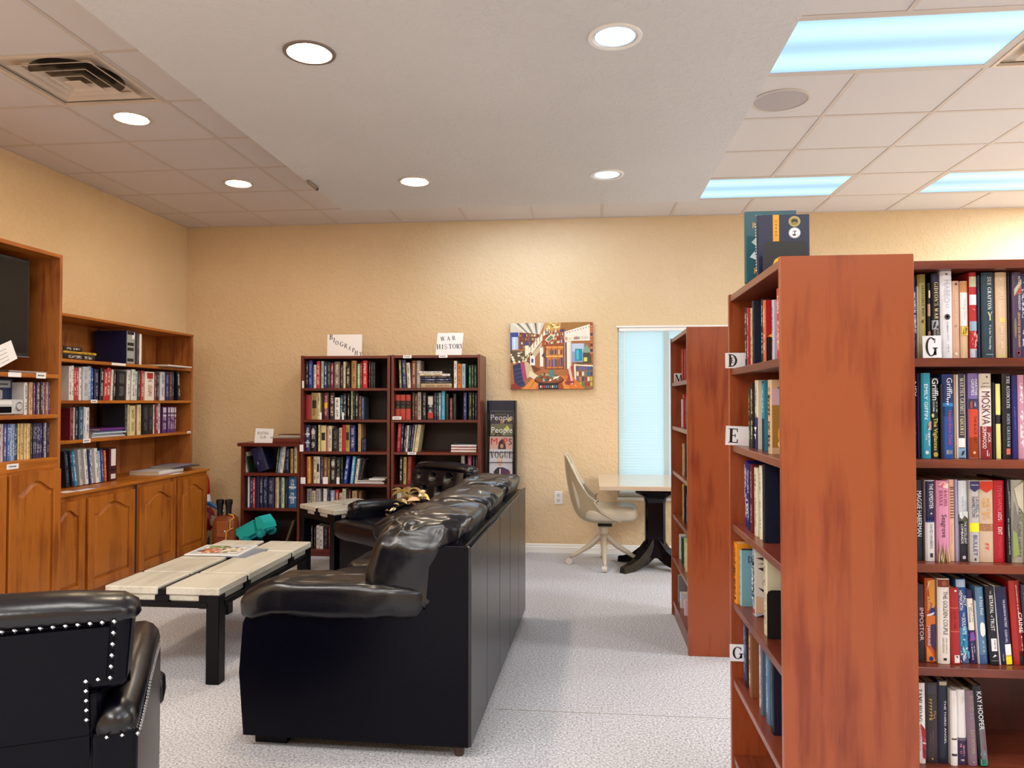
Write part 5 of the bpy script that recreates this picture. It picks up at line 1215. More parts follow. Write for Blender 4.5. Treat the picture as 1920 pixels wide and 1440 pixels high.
row('near4','x',0.562,0.662,'''2446 46 242 c4bca4 706858;2663 46 228 a8b0bc 202028;2889 21 198 8cb4c4 203040;2945 46 220 d98a22 3a2010''')
row('near5','x',0.562,0.381,'''2384 37 227 141a30 404860;2457 46 231 486c8c 90b0c8;2521 25 220 4c5c70 98a8b8;2573 46 226 d8d8dc c06070;2676 46 229 7c4a2c d8b890;2762 38 219 14161e 505868;2819 46 220 28488c 90a8d0''')
row('m1','x',0.585,1.52,'''4541 46 190 7c1820 c09090;4618 46 195 a4242c e0b0a0;4704 46 199 9c1c28 d09090''')
row('m2','x',0.585,1.237,'''4539 46 189 1c1a24 b0a060;4632 46 203 a8202c 201820;4754 46 173 c0b8d0 5c4878''')
row('m3','x',0.585,0.947,'''4569 46 197 4c3024 b0a080;4666 46 192 b8966c 5c4028''')
row('m4','x',0.585,0.662,'''4449 46 186 88788c 302c38;4529 46 185 50305c c8b8d0;4626 46 221 18181e a0a0a0;4734 46 221 c8a03c 302818''')
row('m5','x',0.585,0.381,'''4478 46 182 483468 c0b0d8;4578 46 171 d8cc9c 504030;4685 46 174 b4c888 3c5c34;4814 46 159 204040 b0c8c0;4936 46 156 c8d4d0 2c5c5c''')
row('m6','x',0.585,0.1,'''4468 46 191 b01c24 101014;4655 46 91 d0b8c0 b03060;4818 46 93 c8c8d0 484858;4944 46 175 787478 303030''')
row('right1','y',2.225,1.52,'''928 13 230 243c84 e8ecf4;938 5 206 c8ccd2 -;953 22 241 b0a266 -;971 9 216 1c1618 - G;987 21 242 131018 -;1015 32 248 e6e6ec -;1044 23 221 d9ae94 -;1067 21 220 ddc09c -;1089 20 244 b8282c -;1106 10 236 182448 -;1129 33 243 22404e -;1149 5 242 4c141c -;1168 31 244 dcbfa0 -;1188 7 242 14101c -;1205 24 242 4a3a58 -;1227 18 239 2c3868 c8d0e8''')
row('right2','y',2.225,1.237,'''929 18 234 0e0c14 -;941 5 241 5a3a84 -;957 25 242 2a9cb8 -;982 23 229 101018 -;999 9 211 12141f -;1020 30 238 1c4a94 -;1040 6 238 caa88c -;1057 25 240 3c3848 -;1088 27 241 7c6aa8 -;1120 32 240 e8e0dc -;1142 8 215 17151f -;1155 16 213 1c1a2c -;1179 24 240 121018 -;1200 15 235 1a2070 -;1218 18 236 c890a8 f0e0e8''')
row('right3','y',2.225,0.947,'''938 26 229 10142a -;966 26 228 e6e4e8 -;999 34 228 d68cae -;1026 18 230 dbb098 -;1041 9 230 a49cc0 -;1059 24 227 d8dce2 -;1085 26 229 bcb8b4 -;1118 37 229 ccb49c -;1153 30 229 b01028 -;1175 11 233 14101c -;1201 32 231 a3a292 -;1227 18 228 c8c890 606830''')
row('right4','y',2.225,0.662,'''939 22 219 38101e -;966 28 236 cc5a20 -;998 33 238 e4dcd4 -;1029 25 212 a41c1e - l-1;1057 28 236 1c4c8c - l-2;1082 19 206 2c2054 - l-3;1095 5 176 d8d4dc - l-3;1109 22 214 5c84a8 - l-3;1133 24 218 121020 - l-3;1149 6 221 d8d8dc - l-4;1170 30 215 161a48 - l-4;1203 29 234 a82018 - l-3;1226 16 224 30384c 9098a8 l-3''')
row('right5','y',2.225,0.381,'''936 22 224 e6e2e2 -;965 33 225 33262c -;996 27 232 141c34 -;1021 19 208 e2dfdc -;1045 26 208 e0dcdc -;1073 25 208 806878 - l-2;1100 24 223 15141c - l-4''')

# ---------------------------------------------------------------- loose and lying books
def lying(label, x0, L, y, z, t, d, cov, inkc, group, rz=0., side='y', name='book', cat='book', lettered=True):
    """a book lying flat, spine towards the room; side 'y': spine faces -y and runs along x; side 'x': spine faces +x and runs along y"""
    if side == 'y': base_m = Matrix.Translation((x0, y, z + t / 2 + .0004))
    else: base_m = Matrix.Translation((y, x0, z + t / 2 + .0004)) @ Matrix.Rotation(PI / 2, 4, 'Z')
    M = base_m @ Matrix.Rotation(rz, 4, 'Z') @ Matrix.Rotation(PI / 2, 4, 'Y')
    return book(label, M, t, L, d, cov, inkc, group, separate=True, name=name, cat=cat, lettered=lettered)
def pile(side, y, z, items, group, where):
    ns_ = ['bottom', 'second from the bottom', 'third from the bottom', 'fourth from the bottom', 'fifth from the bottom', 'top']
    for i, (x0, x1, t, d, cov, ik, rz) in enumerate(items):
        nm = ', topmost' if i == len(items) - 1 else (' at the bottom' if i == 0 else ', ' + ns_[i].replace('the ', ''))
        lying('%s book%s of the pile on %s' % (cname(cov), nm, where), x0, x1 - x0, y, z, t, d, cov, ik, group, rz, side)
        z += t + .0008
pile('y', 6.60, 1.5176, [(-1.482, -1.202, .040, .17, 'b09a78', '5c4830', 0), (-1.482, -1.204, .022, .18, '15141c', '8890a0', .01), (-1.482, -1.208, .021, .17, '161e44', 'a8b0d0', 0), (-1.484, -1.226, .023, .16, '141218', 'a09888', -.01), (-1.492, -1.288, .020, .15, 'd6c8a8', '706040', 0), (-1.502, -1.292, .019, .15, 'd8d8d8', '606068', .02)], 'flat pile under WAR HISTORY', 'the top shelf under WAR HISTORY')
pile('y', 6.585, .6526, [(-2.075, -1.815, .016, .2, 'c8c8cc', '-', 0), (-2.07, -1.83, .014, .19, 'a8a8a4', '-', .03), (-1.955, -1.808, .016, .18, 'e2e2e4', '-', -.02)], 'flat pile under BIOGRAPHY', 'the fourth shelf under BIOGRAPHY')
pile('y', 6.585, .9436, [(-1.205, -.978, .017, .2, 'e4e0dc', '-', 0), (-1.205, -.978, .006, .2, 'a02c38', '-', 0), (-1.204, -.976, .016, .2, 'e0dedc', '-', 0), (-1.205, -.98, .006, .2, '942c3c', '-', 0), (-1.204, -.976, .017, .2, 'dcdada', '-', .0), (-1.185, -.972, .007, .18, '4c4c58', '-', .05)], 'flat pile of magazines under WAR HISTORY', 'the third shelf under WAR HISTORY')
pile('y', 6.60, 1.0175, [(-2.862, -2.592, .042, .2, '6c2c1c', '-', 0), (-2.885, -2.60, .012, .2, 'a8a49c', '-', .02), (-2.80, -2.594, .012, .18, 'd0c4b0', '-', 0), (-2.81, -2.592, .008, .17, '5c2c20', '-', .02)], 'flat pile on the low dark bookcase', 'the low dark bookcase')
pile('x', -3.58, 1.6906, [(4.80, 5.13, .041, .2, '121216', 'e0e0e0', 0), (4.80, 5.15, .017, .2, 'c8a030', '302818', .01), (4.80, 4.98, .030, .17, '18161a', 'd0d0d0', -.03)], 'black books lying on the hutch', 'the oak hutch top shelf')
pile('x', -3.575, 1.1286, [(5.10, 5.49, .013, .24, 'c8ccd4', '-', 0), (5.095, 5.48, .012, .24, '8c94a8', '-', .02), (5.11, 5.495, .012, .24, 'b8d0dc', '-', -.02), (5.10, 5.46, .011, .23, '4c4878', '-', .01), (5.20, 5.485, .016, .23, '6a2c88', '-', 0)], 'magazines lying on the hutch third shelf', 'the oak hutch third shelf')
pile('x', -3.46, .7956, [(5.77, 6.14, .030, .26, 'd4d4d8', '-', .0), (5.98, 6.33, .010, .24, '3c3c48', '-', -.12), (6.02, 6.36, .008, .22, '8c8ca0', '-', .1)], 'flat pile at the right end of the oak counter', 'the oak counter')
lying('white open booklet lying over the front edge of the hutch top shelf', 5.87, .42, -3.45, 1.6906, .012, .3, 'e0e0e2', '-', None, 0.06, 'x', 'booklet', 'booklet', False)
lying('slim grey disc case lying on the shelf below the television', 4.02, .3, -3.33, 1.5665, .013, .14, '8c8484', '-', None, 0, 'x', 'disc_case', 'disc', False)

# boxed set with a black and grey spine, on the hutch
t = tag(MB().box(0, -.07, 0, .27, .07, .262, .003).build('box_file', mat('binder_navy', '141c4c', .4), None, (-3.845, 5.565, 1.6905)), 'big navy blue box file with a grey and black spine on the hutch top shelf', 'box file')
MB().box(.2695, -.066, .004, .2712, .035, .258).build('spine_panel', mat('binder_grey', '9aa09c', .5), t)
m = MB()
for z in (.02, .105, .145, .232): m.box(.271, -.06, z, .2725, .02, z + .024, .0)
m.build('spine_clips', DARKP, t)['kind'] = 'stuff'
MB().box(.2711, .0, .2, .2725, .03, .25).build('spine_sticker', CARD, t)
book('dark brown book between the box file and a white book on the hutch', Matrix.Translation((-3.575, 5.652, 1.6906)) @ Matrix.Rotation(PI / 2, 4, 'Z'), .028, .25, .2, '3c3030', '8c8078', None, True)
book('white book at the right of the box file on the hutch', Matrix.Translation((-3.575, 5.686, 1.6906)) @ Matrix.Rotation(PI / 2, 4, 'Z'), .03, .25, .2, 'e4e2e0', '-', None, True)
# leaning navy volume on the low bookcase
b_ = book('large navy blue book leaning on the upper shelf of the low dark bookcase', Matrix.Translation((-3.005, 6.61, .7426)) @ Matrix.Rotation(math.radians(-20), 4, 'Y') @ Matrix.Translation((.055, 0, 0)), .11, .225, .18, '141a46', '-', None, True)
spine_band(b_, .11, .1, .17, '1e2658', x0=-.005, x1=.03); spine_band(b_, .11, .07, .095, '9098b8', x0=-.03, x1=-.022)

# ---------------------------------------------------------------- books and bookends on top of the nearest bookcase
ZT = 1.7936
tb = book('tall teal book with gold letters standing on top of the nearest bookcase', Matrix.Translation((.527, 2.555, ZT)) @ Matrix.Rotation(-PI / 2 - .0, 4, 'Z'), .028, .238, .165, '2c5a66', '-', None, True)
M = plane_matrix((.0141, 0, 0), (0, 1, 0), (0, 0, 1))
lay('cover_art', [('b8ccc4', [(.02, .135), (.062, .175), (.062, .163), (.036, .137)]), ('b8ccc4', [(.02, .135), (.062, .1), (.062, .112), (.036, .135)]), ('a8bcb4', [(.05, .14), (.07, .15), (.07, .13), (.06, .125)]), ('c8dce0', [(.014, .085), (.03, .105), (.036, .075), (.03, .078)]), ('a8c4cc', [(.045, .08), (.06, .085), (.058, .065)])], tb, M)
letter('R. F.', .04, .019, 'd8a850', tb, (.0142, .022, .182), (0, 1, 0), (0, 0, 1), True, 'cover_lettering')
letter('KA', .034, .019, 'd8a850', tb, (.0142, .026, .03), (0, 1, 0), (0, 0, 1), True, 'cover_lettering')
letter('BY THE', .022, .004, 'a8c0c4', tb, (.0142, .034, .222), (0, 1, 0), (0, 0, 1), False, 'cover_lettering')
nb = book('navy book with an orange stripe and two round seals on the nearest bookcase', Matrix.Translation((.537, 2.42, ZT)) @ Matrix.Rotation(-PI / 2, 4, 'Z'), .026, .192, .158, '1c2444', '-', None, True)
M = plane_matrix((.0131, 0, 0), (0, 1, 0), (0, 0, 1))
lay('cover_art', [('e0a028', rect(.047, .09, .066, .192)), ('b0a468', oval(.113, .170, .018, .017, 24)), ('8c8048', oval(.113, .170, .012, .0115, 20)), ('2c3420', [(.104, .166), (.113, .170), (.122, .166), (.122, .175), (.113, .178), (.104, .175)]),
    ('eeeef4', oval(.113, .134, .018, .017, 24)), ('34344c', oval(.113, .134, .0172, .0162, 24)), ('eeeef4', oval(.113, .134, .0165, .0155, 24)), ('1c1c2c', rect(.108, .138, .119, .1405)), ('1c1c2c', rect(.112, .127, .1145, .139)), ('1c1c2c', oval(.112, .130, .006, .0055, 14, PI, 2 * PI))] +
    [('5c4410', rect(.0555, .125 + .011 * i, .0575, .130 + .011 * i)) for i in range(5)], nb, M)
M = plane_matrix((-.011, -.0013, 0), (1, 0, 0), (0, 0, 1))
lay('spine_print', [('e4e0d8', rect(.003 + (.002 if i % 2 else 0), .018 + i * .0092, .017 - (.003 if i % 3 else 0), .0225 + i * .0092)) for i in range(17)], nb, M)
def bookend(label, loc, w, h, rz=0.):
    t = thing('bookend', label, 'bookend', loc, rz)
    r = .014; P = [(0, 0), (w, 0), (w, h - r), (w - r * .3, h - r * .3), (w - r, h), (r, h), (r * .3, h - r * .3), (0, h - r)]
    MB().prism(P, 'y', -.0012, .0012).build('plate', DARKP, t)
    MB().box(.01, -.002, 0, w - .01, .09, .0012).build('foot_plate', DARKP, t)
    return t
be = bookend('black metal bookend with a yellow leaf mark on top of the nearest bookcase', (.536, 2.33, ZT), .13, .092)
M = plane_matrix((0, -.0013, 0), (1, 0, 0), (0, 0, 1))
lay('leaf_mark', [('e8b030', [(.028, .022), (.034, .036), (.046, .044), (.054, .046), (.052, .034), (.042, .024)]), ('e8b030', [(.058, .036), (.066, .044), (.064, .034), (.074, .046), (.07, .03), (.06, .03)])], be, M)
bookend('black bookend holding the books on the third shelf of the nearest bookcase', (.60, 2.30, .9475), .13, .225)
be2 = bookend('black bookend with rounded corners on the fourth shelf of the nearest bookcase', (.556, 2.402, .6625), .12, .15)
M = plane_matrix((0, -.0013, 0), (1, 0, 0), (0, 0, 1))
lay('brown_mark', [('a88c60', [(.062, .03), (.078, .07), (.115, .09), (.115, .025)])], be2, M)

# covers that face the camera on the nearest bookcase
def cover(key, idx, polys, texts=()):
    o, w, h = ROWS[key][::-1][idx] if True else None
    M = plane_matrix((w / 2 + .0001, 0, 0), (0, 1, 0), (0, 0, 1))
    if polys: lay('cover_art', polys, o, M)
    for (tx, u, v, L, H, hx, sf) in texts:
        letter(tx, L, H, hx, o, (w / 2 + .0006, u, v), (0, 1, 0), (0, 0, 1), sf, 'cover_lettering')
h4 = ROWS['near4'][::-1]
cover('near4', 1, [('1c2830', rect(.005, .2, .14, .206)), ('202c38', [(.05, .125), (.075, .12), (.10, .09), (.09, .06), (.07, .075)]), ('c8d498', [(.045, .12), (.06, .09), (.085, .05), (.08, .075)]), ('343c30', [(.04, .06), (.07, .075), (.11, .05), (.08, .03)]), ('20303c', rect(.05, .004, .075, .035)), ('6c9cac', rect(.005, .003, .04, .2))],
      [('DO', .025, .155, .04, .024, '2c3c48', True), ('B', .05, .128, .018, .022, '2c3c48', True), ('Lowell', .03, .098, .04, .01, '5c8898', False)])
cover('near4', 2, [('ccc4b8', rect(.004, .02, .15, .22)), ('3c2c28', [(.004, .2), (.15, .215), (.15, .17), (.06, .18)]), ('8c7464', [(.01, .18), (.08, .17), (.15, .12), (.15, .15), (.06, .19)]), ('382420', [(.01, .165), (.09, .12), (.12, .125), (.05, .172)]), ('b09480', oval(.07, .115, .045, .03)), ('503830', oval(.055, .12, .014, .018)), ('d8ccc4', oval(.10, .118, .016, .02)), ('1c1c34', [(.01, .1), (.08, .075), (.15, .085), (.15, .05), (.06, .055)]), ('c8a488', [(.004, .07), (.1, .055), (.15, .06), (.15, .02), (.004, .012)]), ('4c2c58', oval(.075, .04, .04, .02)), ('141418', [(.004, .0), (.15, .0), (.15, .02), (.06, .018)])],
      [('C', .09, .108, .02, .022, 'f0ece8', False), ('F', .085, .012, .022, .026, 'f4f4f4', False)])
cover('near1', 5, [('a81c1c', rect(.004, .005, .15, .2)), ('201014', [(.004, .005), (.15, .005), (.15, .06), (.08, .09), (.004, .08)]), ('5c1418', [(.05, .005), (.12, .005), (.13, .08), (.07, .09)]), ('f0b83c', [(.01, .085), (.05, .11), (.10, .10), (.09, .085), (.04, .075)]), ('f8e070', [(.02, .085), (.05, .1), (.07, .09)])])
cover('near2', 4, [('9c7434', rect(.004, .02, .15, .15)), ('382c60', [(.02, .205), (.15, .205), (.15, .16), (.05, .17)]), ('c8a8b0', rect(.004, .15, .04, .2)), ('dc9c40', oval(.05, .06, .03, .04)), ('5c3820', [(.06, .1), (.15, .13), (.15, .02), (.09, .03)]), ('f0d088', oval(.04, .03, .02, .015))])
gp = book('short olive green paperback with its cover showing on the third shelf of the nearest bookcase', Matrix.Translation((.585, 2.50, .9476)) @ Matrix.Rotation(-PI / 2, 4, 'Z'), .016, .165, .11, '98a040', '-', None, True)
lay('cover_art', [('a8a49c', rect(.003, .003, .107, .07)), ('a8ac50', rect(.003, .09, .107, .162)), ('d8dcb8', oval(.06, .12, .012, .02)), ('4c3c58', oval(.05, .02, .04, .016))], gp, plane_matrix((.0081, 0, 0), (0, 1, 0), (0, 0, 1)))

# ---------------------------------------------------------------- letter cards and shelf labels
def card(label, loc, w, h, txt=None, rz=0., tilt=0., lh=.8, lw=.5, lx=.08, serif=True, name='letter_card', mt=None, group=None):
    t = thing(name, label, 'sign' if name != 'shelf_label' else 'label', loc, rz, group)
    t.rotation_euler = (0, tilt, rz)
    MB().box(0, -.0006, 0, w, .0006, h).build('card', mt or CARD, t)
    if txt: letter(txt, w * lw, h * lh, '101014', t, (w * lx, -.0008, h * (1 - lh) / 2), (1, 0, 0), (0, 0, 1), serif)
    return t
dc = card('white index card with a black letter D beside the top shelf of the nearest bookcase', (.506, 2.80, 1.5205), .088, .056, 'D', 0, 0, .82, .42, .1)
letter('E', .012, .021, '101014', dc, (.0195, -.0009, .018), (1, 0, 0), (0, 0, 1), True)
card('white index card with a black letter E beside the second shelf of the nearest bookcase', (.504, 2.80, 1.2400), .096, .070, 'E', 0, math.radians(2.5), .74, .40, .09)
card('white index card with a black letter G low inside the nearest bookcase', (.522, 2.838, .443), .060, .062, 'G', 0, 0, .7, .7, .14)
card('white index card with a black letter G on the top shelf of the right-edge bookcase', (.938, 2.195, 1.5205), .050, .062, 'G', 0, math.radians(-1), .84, .7, .12)
card('white index card with a black letter M in the bookcase by the window', (.572, 4.99, 1.5205), .066, .062, 'M', 0, 0, .72, .8, .06)
LB = 'small white shelf labels'
def lbl(x, y, z, w, h, lab, rz=0., lines=True):
    t = card(lab, (x, y, z), w, h, None, rz, name='shelf_label', group=LB)
    if lines and w > .03:
        M = plane_matrix((0, -.0008, 0), (1, 0, 0), (0, 0, 1)); r = random.Random(lab)
        lay('faint_print', [('484850', rect(w * .15 + i * w * .11, h * .38, w * .22 + i * w * .11 + r.uniform(0, w * .03), h * .64)) for i in range(6)], t, M)
    return t
bx = lambda c: -2.56 + .000964 * (c - 100)
yF = 6.548
for c0, c1, z, h, lab in ((92, 110, 1.517, .066, 'small white label at the left end of the top shelf under BIOGRAPHY'), (267, 283, 1.232, .066, 'small white label among the books on the second shelf under BIOGRAPHY'), (480, 497, 1.232, .066, 'small white label right of centre on the second shelf under BIOGRAPHY'),
        (72, 108, .943, .062, 'small white label at the left end of the third shelf under BIOGRAPHY'), (83, 130, .652, .058, 'white label at the left end of the fourth shelf under BIOGRAPHY'), (298, 347, .652, .062, 'white label below the black books on the fourth shelf under BIOGRAPHY'), (430, 458, .652, .062, 'white label left of the royal blue book under BIOGRAPHY'),
        (1060, 1140, 1.783, .026, 'printed white label at the upper left edge of the WAR HISTORY bookcase'), (1398, 1478, 1.786, .026, 'printed white label below the WAR HISTORY sign'), (962, 1045, 1.234, .028, 'printed white label below the red set under WAR HISTORY'), (1105, 1188, .922, .024, 'printed white label on the edge of the third shelf under WAR HISTORY'), (1425, 1495, 1.626, .018, 'printed white label on the flat pile under WAR HISTORY')):
    w_ = (c1 - c0) * .000964
    lbl(bx(c0), yF if z < 1.6 or z > 1.7 else 6.585, z + .0003, w_, h, lab, 0, h < .03)
hy = lambda c: 4.835 + (c - 600) * .00139
for ya, yb, z, h, X, lab in ((3.98, 4.08, 1.540, .026, TX + .0015, 'blank white label on the edge of the television shelf'), (4.20, 4.28, 1.538, .034, TX + .0015, 'printed white label on the edge of the television shelf'), (3.98, 4.07, 1.006, .030, TX + .0015, 'printed white label below the lower row of discs'),
        (5.26, 5.43, 1.670, .018, HX + .002, 'long white label on the edge of the hutch top shelf'), (5.03, 5.10, 1.386, .024, HX + .002, 'small white label on the edge of the hutch second shelf'), (4.95, 5.03, 1.104, .028, HX + .002, 'printed white label at the left of the hutch third shelf'), (6.33, 6.39, 1.112, .02, HX + .002, 'printed white label at the right of the hutch third shelf')):
    lbl(X, ya, z, yb - ya, h, lab, PI / 2, yb - ya < .1)
for i, (y0, y1, x0, x1, lab) in enumerate(((4.60, 4.72, -3.49, -3.40, 'white paper slip lying on the oak counter against the tall cabinet'), (4.70, 4.86, -3.43, -3.375, 'second white paper slip hanging over the counter edge near the tall cabinet'), (5.84, 5.99, -3.42, -3.372, 'white paper slip on the counter edge in front of the flat pile'))):
    s_ = tag(MB().box(x0, y0, 0, x1, y1, .0012).build('paper_slip', PAPER, None, (0, 0, BH + .0005 + .0003 * i)), lab, 'paper', 'white paper slips on the oak counter')

def sheet_sign(label, x, y, z, w, h, letters, lean=.05, skew=0.):
    """paper sheet standing on top of a bookcase, leaning back a little; letters: (char, u, v, height, turn)"""
    t = thing('paper_sign', label, 'sign', (x, y, z)); t.rotation_euler = (-lean, 0, 0)
    MB().prism([(0, 0), (w, 0), (w + skew, h), (skew, h)], 'y', -.0006, .0006).build('sheet', PAPER, t)
    for ch, u, v, hh, a in letters:
        q, gw = serif_polys(ch); b = MB(); ca, sa = math.cos(a), math.sin(a)
        for pts in q:
            b.add([(u + (p[0] * ca - p[1] * sa) * hh, -.001, v + (p[0] * sa + p[1] * ca) * hh) for p in pts], [(0, 1, 2, 3)])
        b.build('letter', ink('202430'), t)
    return t
bw, bh = .325, .196
L_ = [('B', 330, 182, 50, -.05), ('I', 368, 208, 42, -.12), ('O', 388, 232, 40, -.1), ('G', 432, 245, 44, -.12), ('R', 474, 262, 42, -.15), ('A', 512, 280, 36, -.2), ('P', 553, 302, 40, -.1), ('H', 578, 330, 40, -.05), ('Y', 625, 340, 38, -.05)]
sheet_sign('white paper sign reading BIOGRAPHY in stepped letters on top of the bookcase', -2.362, 6.62, 1.8125, bw, bh, [(c, (x - 313) * .000964, (334 - y) * .000964 + .004, s * .000964, a) for c, x, y, s, a in L_])
L_ = [('W', 1400, 208, 40, .12), ('A', 1460, 205, 38, .1), ('R', 1510, 200, 40, .1), ('H', 1362, 284, 46, .06), ('I', 1410, 283, 44, .05), ('S', 1434, 284, 46, .05), ('T', 1476, 280, 44, .05), ('O', 1510, 279, 44, .05), ('R', 1548, 280, 44, .05), ('Y', 1580, 276, 42, .05)]
sheet_sign('white paper sign reading WAR HISTORY on top of the bookcase', -1.355, 6.62, 1.8145, .236, .2, [(c, (x - 1352) * .000964, (332 - y) * .000964 + .006, s * .000964, a) for c, x, y, s, a in L_], .05, .018)
bs = thing('paper_sign', 'small white folded sign for the boating club on the low dark bookcase', 'sign', (-3.04, 6.60, 1.0175)); bs.rotation_euler = (-.12, 0, 0)
MB().prism([(0, 0), (.172, 0), (.180, .128), (.008, .134)], 'y', -.001, .001).build('sheet', PAPER, bs)
letter('BOATING', .105, .026, '484850', bs, (.028, -.0014, .075), (1, 0, 0), (0, 0, 1)); letter('CLUB', .058, .024, '484850', bs, (.05, -.0014, .04), (1, 0, 0), (0, 0, 1))

# ---------------------------------------------------------------- television, player and paper in the tall cabinet
tv = thing('television', 'black flat television standing inside the tall oak cabinet', 'television', (-3.43, 3.89, 1.5665))
MB().box(-.03, -.39, .10, .022, .375, .70, .008).build('casing', DARKP, tv)
MB().box(.0215, -.365, .125, .0235, .352, .68).build('screen', BLACKG, tv)
MB().box(-.012, -.05, .012, .008, .05, .11).build('stand_neck', DARKP, tv); MB().box(-.09, -.2, 0, .09, .2, .013, .004).build('stand_foot', DARKP, tv)
MB().box(.0236, -.385, .101, .025, .37, .104).build('trim_line', GREYP, tv)
vc = thing('disc_player', 'silver disc player lying on the shelf below the television', 'player', (-3.36, 3.98, 1.3175))
SIL = mat('silver_plastic', 'c8ccd2', .35, metal=.2)
MB().box(-.26, -.24, .004, 0, .185, .092, .004).build('casing', SIL, vc)
MB().box(-.001, -.23, .062, .002, .09, .084).build('disc_tray', mat('silver_light', 'dfe2e6', .3), vc)
MB().box(-.001, -.23, .014, .002, .09, .05).build('display_window', BLACKG, vc)
MB().cyl((0, .145, .05), (.006, .145, .05), .026, n=24).build('dial_ring', CHROME, vc); MB().cyl((.004, .145, .05), (.009, .145, .05), .019, n=24).build('dial', SIL, vc)
for y in (-.2, .15): MB().cyl((-.04, y, 0), (-.04, y, .005), .012, n=10).build('foot', DARKP, vc)
lay('faint_print', [('888c94', rect(.1 + i * .012, .070, .108 + i * .012, .074)) for i in range(5)], vc, plane_matrix((.0021, -.2, 0), (0, 1, 0), (0, 0, 1)))
gb = tag(MB().box(-.10, -.14, 0, 0, .07, .055, .008).build('cable_box', GREYP, None, (-3.375, 3.955, 1.4105)), 'small grey box sitting on top of the disc player', 'box')
lay('faint_print', [('50545c', rect(.03 + i * .016, .022, .04 + i * .016, .036)) for i in range(5)], gb, plane_matrix((.0002, -.07, 0), (0, 1, 0), (0, 0, 1)))
nbx = tag(MB().box(-.05, -.07, 0, 0, .07, .125, .003).build('storage_box', mat('box_blue', '182858', .4), None, (-3.45, 4.12, 1.4105)), 'navy box with a grey label standing behind the disc player', 'box')
lay('box_label', [('a8acb4', rect(.01, .07, .12, .112)), ('404450', rect(.025, .085, .1, .095))], nbx, plane_matrix((.0002, -.07, 0), (0, 1, 0), (0, 0, 1)))
pn_ = thing('paper_note', 'white paper note propped below the television at the left edge', 'paper', (-3.335, 3.985, 1.5700)); pn_.rotation_euler = (math.radians(24), 0, 0)
MB().prism([(-.16, .03), (.12, .035), (.115, .15), (-.17, .155)], 'x', -.0006, .0006).build('sheet', PAPER, pn_)
lay('faint_print', [('a8acb4', rect(-.12 + (i % 2) * .11, .05 + .022 * (i // 2), -.05 + (i % 2) * .11, .054 + .022 * (i // 2))) for i in range(8)] + [('e8e060', rect(-.02, .148, .01, .158))], pn_, plane_matrix((.0007, 0, 0), (0, 1, 0), (0, 0, 1)))

